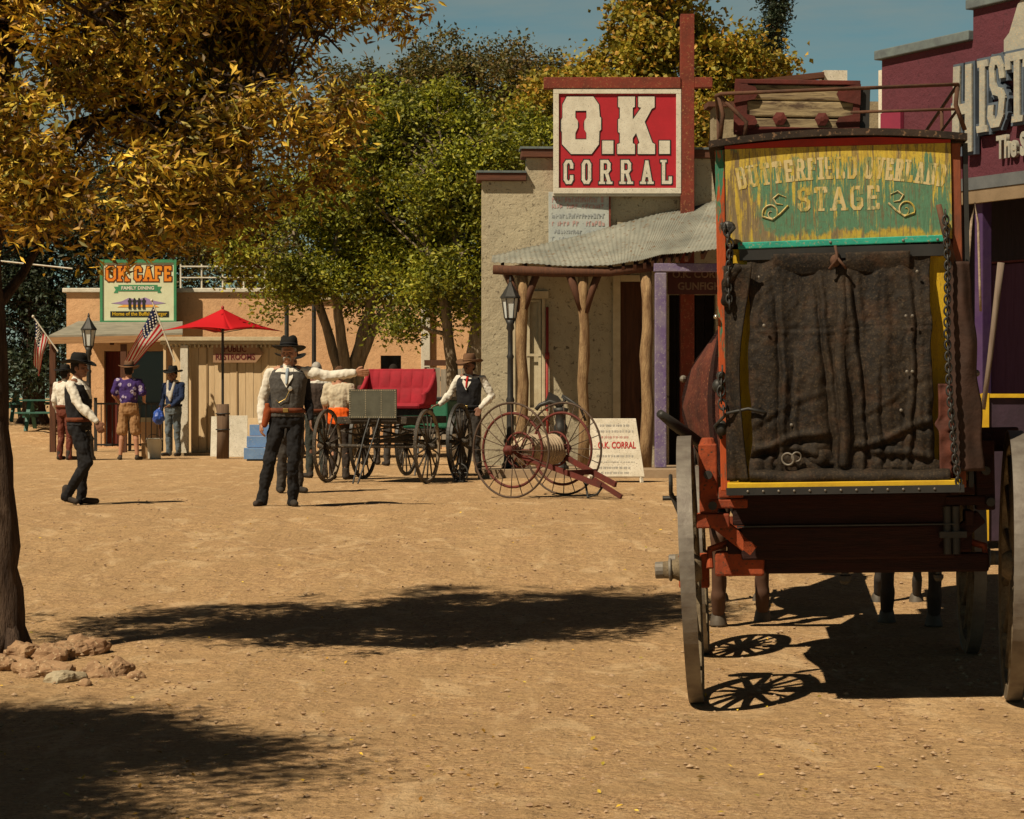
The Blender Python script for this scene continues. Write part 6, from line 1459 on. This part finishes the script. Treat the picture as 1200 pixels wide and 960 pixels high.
# brake beam and lever
MB().tube([(-.93, .35, 1.42), (-.86, .45, 1.36), (-.72, .6, 1.25)], [.022, .03, .028], 8).build('brake_lever', black, coach, smooth=True)
MB().bb(.60, .86, .35, .45, 1.20, 1.32).build('brake_block', dred, coach, bevel=.01)
MB().bb(-.86, -.7, .72, .80, .5, .68).build('brake_shoe', orange, coach, bevel=.01)
mb = MB(); mb.cyl((-.98, 1.95, .92), (-.80, 1.95, .92), .014, 8); mb.torus((-.93, 1.9, 1.0), .05, .012, (1,0,0), 20, 6); mb.cyl((-.93, 1.9, .95), (-.86, 1.9, .78), .014, 8); mb.build('harness_iron', black, coach)
# driver's box, footboard and pole
MB().bb(u0-.50, u0+.50, 2.10, 2.55, 1.55, 1.75).build('driver_seat', leather, coach, bevel=.02)
MB().bb(u0-.45, u0+.45, 2.06, 2.75, 1.0, 1.54).build('front_boot', dred2, coach, bevel=.02); MB().beam((u0, 2.75, 1.1), (u0, 3.1, 1.45), .8, .03).build('footboard', dred2, coach)
MB().tube([(0, 2.1, .62), (0, 3.4, .66), (0, 6.0, .85)], [.05, .045, .03], 10).build('tongue_pole', grw, coach, smooth=True)
MB().beam((-.8, 3.0, .72), (.8, 3.0, .72), .06, .07).build('doubletree', orange, coach)
# luggage chest on the roof
chf = coach.matrix_basis if False else None
bpy.context.view_layer.update(); MW = coach.matrix_world.copy()
tr_ = thing('wooden_chest', 'grey plank chest with rusty red iron straps strapped on the coach roof', 'chest', MW @ Vector((u0-.19, -.05, 2.738)), rot=(0, R(1.6), R(-5.7)))
gpl = NT('grained_plank'); gn = gpl.noise(gpl.co((1.1, 3, 9)), 3.2, 8, .65, 2.2)
c = gpl.mix(gpl.ramp(gn, [(.38, 0), (.5, .4), (.62, 1)]), (.33,.26,.15), (.09,.06,.04)); gpl.bump(gn, .5, .006); gpl_m = gpl.fin(c, .85)
W_, D_, H_ = .57, .42, .245
mb = MB(); mb.bb(-W_/2, W_/2, -D_/2, D_/2, .0, .085); mb.bb(-W_/2, W_/2, -D_/2-.006, D_/2, .09, .165); mb.bb(-W_/2, W_/2, -D_/2, D_/2, .17, H_-.002); mb.build('planks', gpl_m, tr_, bevel=.008)
rsr = M('rusty_red_strap', (.14,.028,.022), (.07,.02,.016), 6, .8, .5, 20)
mb = MB(); mb.bb(-W_/2-.012, W_/2+.012, -D_/2-.018, -D_/2-.007, -.0, .04); mb.bb(-W_/2-.012, W_/2+.012, -D_/2-.018, D_/2+.01, H_, H_+.022); mb.bb(-W_/2-.013, -W_/2+.05, -D_/2-.020, -D_/2-.0075, .041, H_-.001); mb.bb(W_/2-.02, W_/2+.013, -D_/2-.020, -D_/2-.0075, .041, H_-.001)
mb.build('iron_strap', rsr, tr_, bevel=.003)
for sx_ in (-1, 1):
    for z_ in (.06, .20): MB().prism([(sx_*(W_/2+.014), z_-.05), (sx_*(W_/2-.085), z_-.03), (sx_*(W_/2-.10), z_), (sx_*(W_/2-.085), z_+.03), (sx_*(W_/2+.014), z_+.05)][::sx_ if sx_ < 0 else 1], -D_/2-.030, -D_/2-.0205).build('corner_bracket', rsr, tr_)
for x in (-.08, .12):
    mb = MB(); mb.lathe([(.006, 0), (.032, .0), (.035, .012), (.01, .02)], n=6); mb.xf(Matrix.Translation((x, -D_/2-.006, .08)) @ Matrix.Rotation(R(90), 4, 'X')); mb.build('round_clasp', rsr, tr_)
mb = MB(); mb.bb(W_/2+.014, W_/2+.06, -D_/2, D_/2, 0, H_-.01); mb.build('end_panel', blackp, tr_)
# ------------------------------------------------------------ horses
def horse(label, loc, yaw, coat, leg_shift=0):
    t = thing('horse', label, 'horse', loc, yaw, 'pair of harnessed coach horses')
    b = MB()   # faces +Y, hind legs at y=0
    b.ell((0, .05, 1.18), (.27, .36, .30)); b.ell((0, .6, 1.13), (.29, .62, .33)); b.ell((0, 1.12, 1.18), (.24, .36, .36)); b.cap((0, .0, 1.25), .24, (0, 1.1, 1.27), .22)
    b.cap((0, 1.25, 1.35), .20, (0, 1.62, 1.72), .12); b.cap((0, 1.62, 1.74), .11, (0, 1.78, 1.70), .10); b.cap((0, 1.78, 1.68), .095, (0, 1.98, 1.42), .06); b.cap((0, 1.98, 1.42), .058, (0, 2.02, 1.36), .05)
    for s in (-1, 1):
        b.cap((s*.05, 1.62, 1.84), .03, (s*.06, 1.61, 1.94), .012, 8)
        o_ = s*leg_shift
        b.cap((s*.13, .02, 1.10), .17, (s*.14, .16, .82), .105); b.cap((s*.14, .16, .84), .095, (s*.14, -.09+o_, .56), .055); b.cap((s*.14, -.10+o_, .57), .052, (s*.14, -.05+o_, .20), .043); b.cap((s*.14, -.05+o_, .20), .052, (s*.14, -.0+o_, .09), .044)
        b.cap((s*.13, 1.16, 1.0), .13, (s*.13, 1.17, .66), .062); b.cap((s*.13, 1.17, .64), .05, (s*.13, 1.17, .52), .045); b.cap((s*.13, 1.17, .50), .038, (s*.13, 1.16, .20), .032); b.cap((s*.13, 1.16, .2), .038, (s*.13, 1.21, .10), .034)
    b.build('body', coat, t, remesh=.016, sm=3)
    hm = M('hoof_horn', (.10,.08,.06), (.05,.04,.03), 8, .6, .2)
    for s in (-1, 1):
        for y in (-.0+s*leg_shift, 1.22):
            MB().lathe([(.058, 0), (.057, .01), (.044, .075), (.034, .095)], c=(s*(.14 if y < 1 else .13), y+.02, 0), n=14, sy=1.15).build('hoof', hm, t, smooth=True)
    hh = cloth('black_horsehair', (.012,.010,.009), (.02,.016,.013), 30)
    mb = MB(); mb.cap((0, -.30, 1.32), .04, (0, -.38, 1.15), .055); mb.cap((0, -.38, 1.15), .06, (0, -.36, .75), .05); mb.cap((0, -.36, .75), .05, (0, -.34, .55), .015); mb.build('tail', hh, t, remesh=.02, disp=.06)
    mb = MB()
    for k in range(8): y = 1.2+.07*k; z = 1.52+.052*k; mb.cap((0, y, z), .035, (.07, y-.02, z-.13), .018, 8)
    mb.build('mane', hh, t, remesh=.02, disp=.05)
    mb = MB()
    def band(y, z, rx, rz): mb.torus((0, 0, 0), 1, .02, (0, 1, 0), 32, 6); v_ = mb.v[-32*6:]; mb.v[-32*6:] = [(p[0]*rx, p[1]+y, p[2]*rz+z) for p in v_]
    band(.85, 1.15, .30, .35); band(1.3, 1.28, .25, .33); 
    for s in (-1, 1): mb.tube([(s*.30, 1.25, 1.15), (s*.31, .5, 1.05), (s*.30, -.45, .85)], .016, 6)
    mb.build('harness', cloth('harness_leather', (.03,.02,.015)), t)
    return t
hx = lambda u, v: MW @ Vector((u, v, 0))
for u, v, coat, lab, ls_ in ((-.55, 3.45, M('bay_coat', (.10,.05,.03), (.06,.03,.02), 3, .7, .2), 'dark brown coach horse whose hind legs show just right of the left wheels', .12), (.52, 3.4, M('black_coat', (.03,.025,.022), (.05,.04,.035), 3, .7, .2), 'blackish coach horse on the right, its legs seen beneath the coach', -.1)):
    p = hx(u, v); horse(lab, (p.x, p.y, g(p.x, p.y)), R(-5.7), coat, ls_)
# ------------------------------------------------------------ red seated buggy
def frame_xy(px, Y): return G(px, Y)
BG = G(452, 31.6); bug = thing('buggy', 'open black buggy with tufted red seat and studded grey dashboard facing the camera', 'buggy', BG, R(-17))
drk = M('dark_wheel_paint', (.06,.05,.04), (.03,.025,.02), 6, .7, .3, 20, speck=(.2,.16,.12)); hubm = drk
redseat = M('red_leather_seat', (.36,.02,.035), (.26,.018,.028), 5, .8, .5, 12)
for s in (-1, 1):
    spoke_wheel(bug, (s*.72, -.35, .50), .50, .04, (1,0,0), 14, M('worn_tan_rim', (.30,.24,.17), (.12,.09,.06), 5, .8, .3), drk, .06, .14, .045, .013, 'front_wheel', drk, hubout=s)
    spoke_wheel(bug, (s*.72, 1.05, .54), .54, .04, (1,0,0), 14, drk, drk, .06, .14, .045, .013, 'rear_wheel', black, hubout=s)
MB().cyl((-.72, -.35, .50), (.72, -.35, .50), .028, 10).build('front_axle', drk, bug); MB().cyl((-.72, 1.05, .54), (.72, 1.05, .54), .028, 10).build('rear_axle', drk, bug)
MB().beam((0, -.35, .56), (0, 1.05, .60), .05, .05).build('reach_pole', drk, bug)
for y in (-.35, 1.05):
    mb = MB()
    for k, (h, L) in enumerate(((.0, .52), (.02, .42), (.04, .30))):
        mb.tube([(-L, y, .70-h), (-L*.5, y, .64-h*.5), (0, y, .61-h*.2+.02), (L*.5, y, .64-h*.5), (L, y, .70-h)], .014, 6); mb.tube([(-L, y, .70+h), (0, y, .79-h*.2), (L, y, .70+h)], .014, 6)
    mb.build('elliptic_spring', drk, bug)
MB().bb(-.50, .50, -.55, 1.15, .80, .90).build('body', drk, bug, bevel=.01)
MB().bb(-.50, .42, .28, .80, .91, 1.0).build('seat_box', drk, bug, bevel=.01)
mb = MB(); mb.bb(-.50, .42, .20, .74, 1.0, 1.08); mb.build('seat_cushion', redseat, bug, bevel=.04)
def bk_(a, b):
    x = -.53+.98*a; z = 1.06+.50*b; tu = abs(math.sin(a*PI*6))*abs(math.sin(b*PI*2+.3))
    return Vector((x, .70+.10*b-.018*tu**.6-.25*max(0, abs(x+.04)-.42)*2, z))
sheet('seat_back', bk_, 72, 30, redseat, bug, .04)
for s in (-1, 1): sheet('seat_arm', lambda a, b, s=s: Vector((-.04+s*(.49+.02*math.sin(b*PI)), .24+.5*a, 1.06+(.16+.30*a*a)*b)), 8, 6, redseat, bug, .05)
ds = thing('x', None, None) if False else None
MB().prism([(-.30, .88), (.38, .88), (.38, 1.27), (-.30, 1.27)], -.62, -.60).build('dashboard', M('grey_dash_leather', (.10,.10,.075), (.06,.06,.045), 5, .7, .3), bug)
mb = MB()
for x in (-.285, -.06, .165, .365):
    for k in range(13): mb.ell((x, -.624, .895+k*.03), (.006, .004, .006), 6, 4)
for z in (.895, 1.255):
    for k in range(22): mb.ell((-.285+k*.0305, -.624, z), (.006, .004, .006), 6, 4)
mb.build('dash_studs', cream, bug)
MB().bb(-.30, .38, -.60, -.56, .84, .878).build('dash_foot', drk, bug)
for x0, x1 in ((-.02, .02), (.12, .09)):
    MB().tube([(x0+.02, -.58, .95), (x0-.02, -.75, .62), (x1-.1, -1.05, .015)], .012, 8).build('shaft_stay', black, bug)
# green seated cart
GC = G(508, 34.2); gc = thing('green_cart', 'small dark cart with a green padded box seat behind the cowboy', 'cart', GC, R(-17))
for s in (-1, 1): spoke_wheel(gc, (s*.42, 0, .48), .48, .04, (1,0,0), 14, drk, drk, .06, .12, .045, .013, 'wheel', black, hubout=s)
MB().cyl((-.42, 0, .48), (.42, 0, .48), .028).build('axle', drk, gc); MB().bb(-.36, .36, -.4, .4, .62, .70).build('body', drk, gc, bevel=.01)
MB().bb(-.35, .35, -.38, .3, .702, 1.12).build('seat_box', M('green_leather', (.02,.16,.09), (.015,.11,.06), 6, .6, .3), gc, bevel=.03); MB().bb(-.36, .36, -.40, .32, 1.122, 1.17).build('seat_rim', black, gc, bevel=.01)
for x in (-.3, .3): MB().tube([(x, -.4, .66), (x, -1.1, .5)], .02, 8).build('shaft', drk, gc)
MB().tube([(-.05, -.45, .62), (-.05, -.7, .02)], .014, 6).build('prop', black, gc)
# little black wheel on the ground beside it
lw = thing('small_wheel', 'small black iron wheel standing on the ground in front of the cowboy', 'wheel', G(539, 31.5))
o = MB().torus((0, 0, .13), .12, .014, (.5, 1, 0), 28, 6).build('rim', black, lw, smooth=True)
mb = MB()
for k in range(4): a = k*PI/4; d = Vector((1, -.5, 0)).normalized()*math.cos(a)*.12+Vector((0, 0, 1))*math.sin(a)*.12; mb.cyl(Vector((0,0,.13))-d, Vector((0,0,.13))+d, .007, 6)
mb.build('spokes', black, lw)
MB().beam((-.1, .02, .0), (.1, -.02, .015), .08, .02).build('foot', black, lw)
# second buggy-like wheels right (rear pair of red buggy already); spare wheel leaning
# ------------------------------------------------------------ hose cart
HC = G(630, 26.9); hc = thing('hose_cart', 'antique hose cart with big thin iron wheels, red inner hoops and pale hose drum', 'hose cart', HC, 0)
ax = Vector((.60, .80, 0)).normalized(); u_ax = Vector((.80, -.60, 0)).normalized(); redi = M('faded_red_iron', (.15,.03,.024), (.08,.026,.02), 6, .7, .4, 20)
browni = M('brown_iron', (.10,.065,.045), (.06,.04,.03), 6, .7, .4, 20)
Rw = .555
for s, rm in ((-1, browni), (1, browni)):
    c = ax*(.52*s)+Vector((0, 0, Rw))
    w_ = MB().torus((0,0,0), Rw-.012, .013, ax, 56, 8).build('wheel', rm, hc, smooth=True); w_.location = c
    MB().torus(-ax*.03*s, .425, .016, ax, 48, 8).build('inner_hoop', redi, w_, smooth=True)
    mb = MB()
    for k in range(20):
        a = 2*PI*k/20; d = u_ax*math.cos(a)+Vector((0,0,1))*math.sin(a); mb.cyl(d*.05+ax*(.04 if k % 2 else -.04), d*(Rw-.015), .0055, 6)
    mb.build('spokes', rm, w_, smooth=True)
    MB().cyl(-ax*.08, ax*.09, .055, 14).cyl(-ax*.10, ax*.12, .035, 12).build('hub', redi, w_, smooth=True)
MB().cyl(-ax*.56+Vector((0,0,Rw)), ax*.56+Vector((0,0,Rw)), .022, 10).build('axle', browni, hc)
hose = M('pale_hose', (.50,.40,.28), (.34,.25,.17), 10, .9, .5, 30)
mb = MB(); pts = []
for k in range(0, 13*16+1): a = 2*PI*k/16; pts.append(ax*(-.31+.62*k/(13*16))+(u_ax*math.cos(a)+Vector((0,0,1))*math.sin(a))*(.155+.012*math.sin(k*.37))+Vector((0,0,Rw)))
mb.tube(pts, .030, 8); mb.cyl(-ax*.33+Vector((0,0,Rw)), ax*.33+Vector((0,0,Rw)), .145, 24); mb.build('hose', hose, hc, smooth=True)
for s in (-1, 1):
    mb = MB().torus(ax*.35*s+Vector((0,0,Rw)), .20, .014, ax, 36, 6)
    for k in range(6): a = PI*k/3; d = u_ax*math.cos(a)+Vector((0,0,1))*math.sin(a); mb.cyl(ax*.35*s+Vector((0,0,Rw)), ax*.35*s+Vector((0,0,Rw))+d*.2, .01, 6)
    mb.build('reel_flange', redi, hc, smooth=True)
for s in (-1, 1): MB().beam(ax*.40*s+Vector((0,0,Rw-.05)), ax*.15*s+u_ax*1.0+Vector((0, 0, .16)), .035, .06).build('side_frame', redi, hc)
MB().beam(u_ax*.62+ax*-.3+Vector((0,0,.30)), u_ax*.62+ax*.3+Vector((0,0,.30)), .04, .06).build('cross_frame', redi, hc)
MB().beam(u_ax*.8+Vector((0,0,.22)), u_ax*1.18+Vector((0, 0, .03)), .04, .05).build('tongue', redi, hc)
MB().tube([u_ax*.75+ax*-.1+Vector((0,0,.2)), u_ax*.82+ax*-.15+Vector((0,0,.02)), u_ax*.95+ax*-.15+Vector((0,0,.06)), u_ax*1.0+ax*-.12+Vector((0,0,.14))], .014, 8).build('rest_hook', black, hc, smooth=True)
# posts holding feed: hitch barrel planter below window
# last: distant ground litter of fallen leaves
mb = MB(); rg = random.Random(12)
for i in range(420):
    y = 8*math.exp(rg.random()*1.1); x = rg.uniform(-.23, .16)*y; z = g(x, y)+.012; a = rg.random()*6; L = rg.uniform(.02, .04); d = Vector((math.cos(a), math.sin(a), rg.uniform(-.2, .5))); n_ = Vector((-math.sin(a), math.cos(a), rg.uniform(-.3, .5)))*.3
    p = Vector((x, y, z)); mb.add([p-d*L/2, p+n_*L, p+d*L/2, p-n_*L*.6+Vector((0, 0, .004))], [(0, 1, 2), (0, 2, 3)])
o = mb.build('fallen_leaves', gold, fix=False); tag(o, 'a few dry yellow leaves scattered on the sand', 'leaves', kind='stuff')
bpy.data.scenes.remove(_tmp)
bpy.context.view_layer.update()
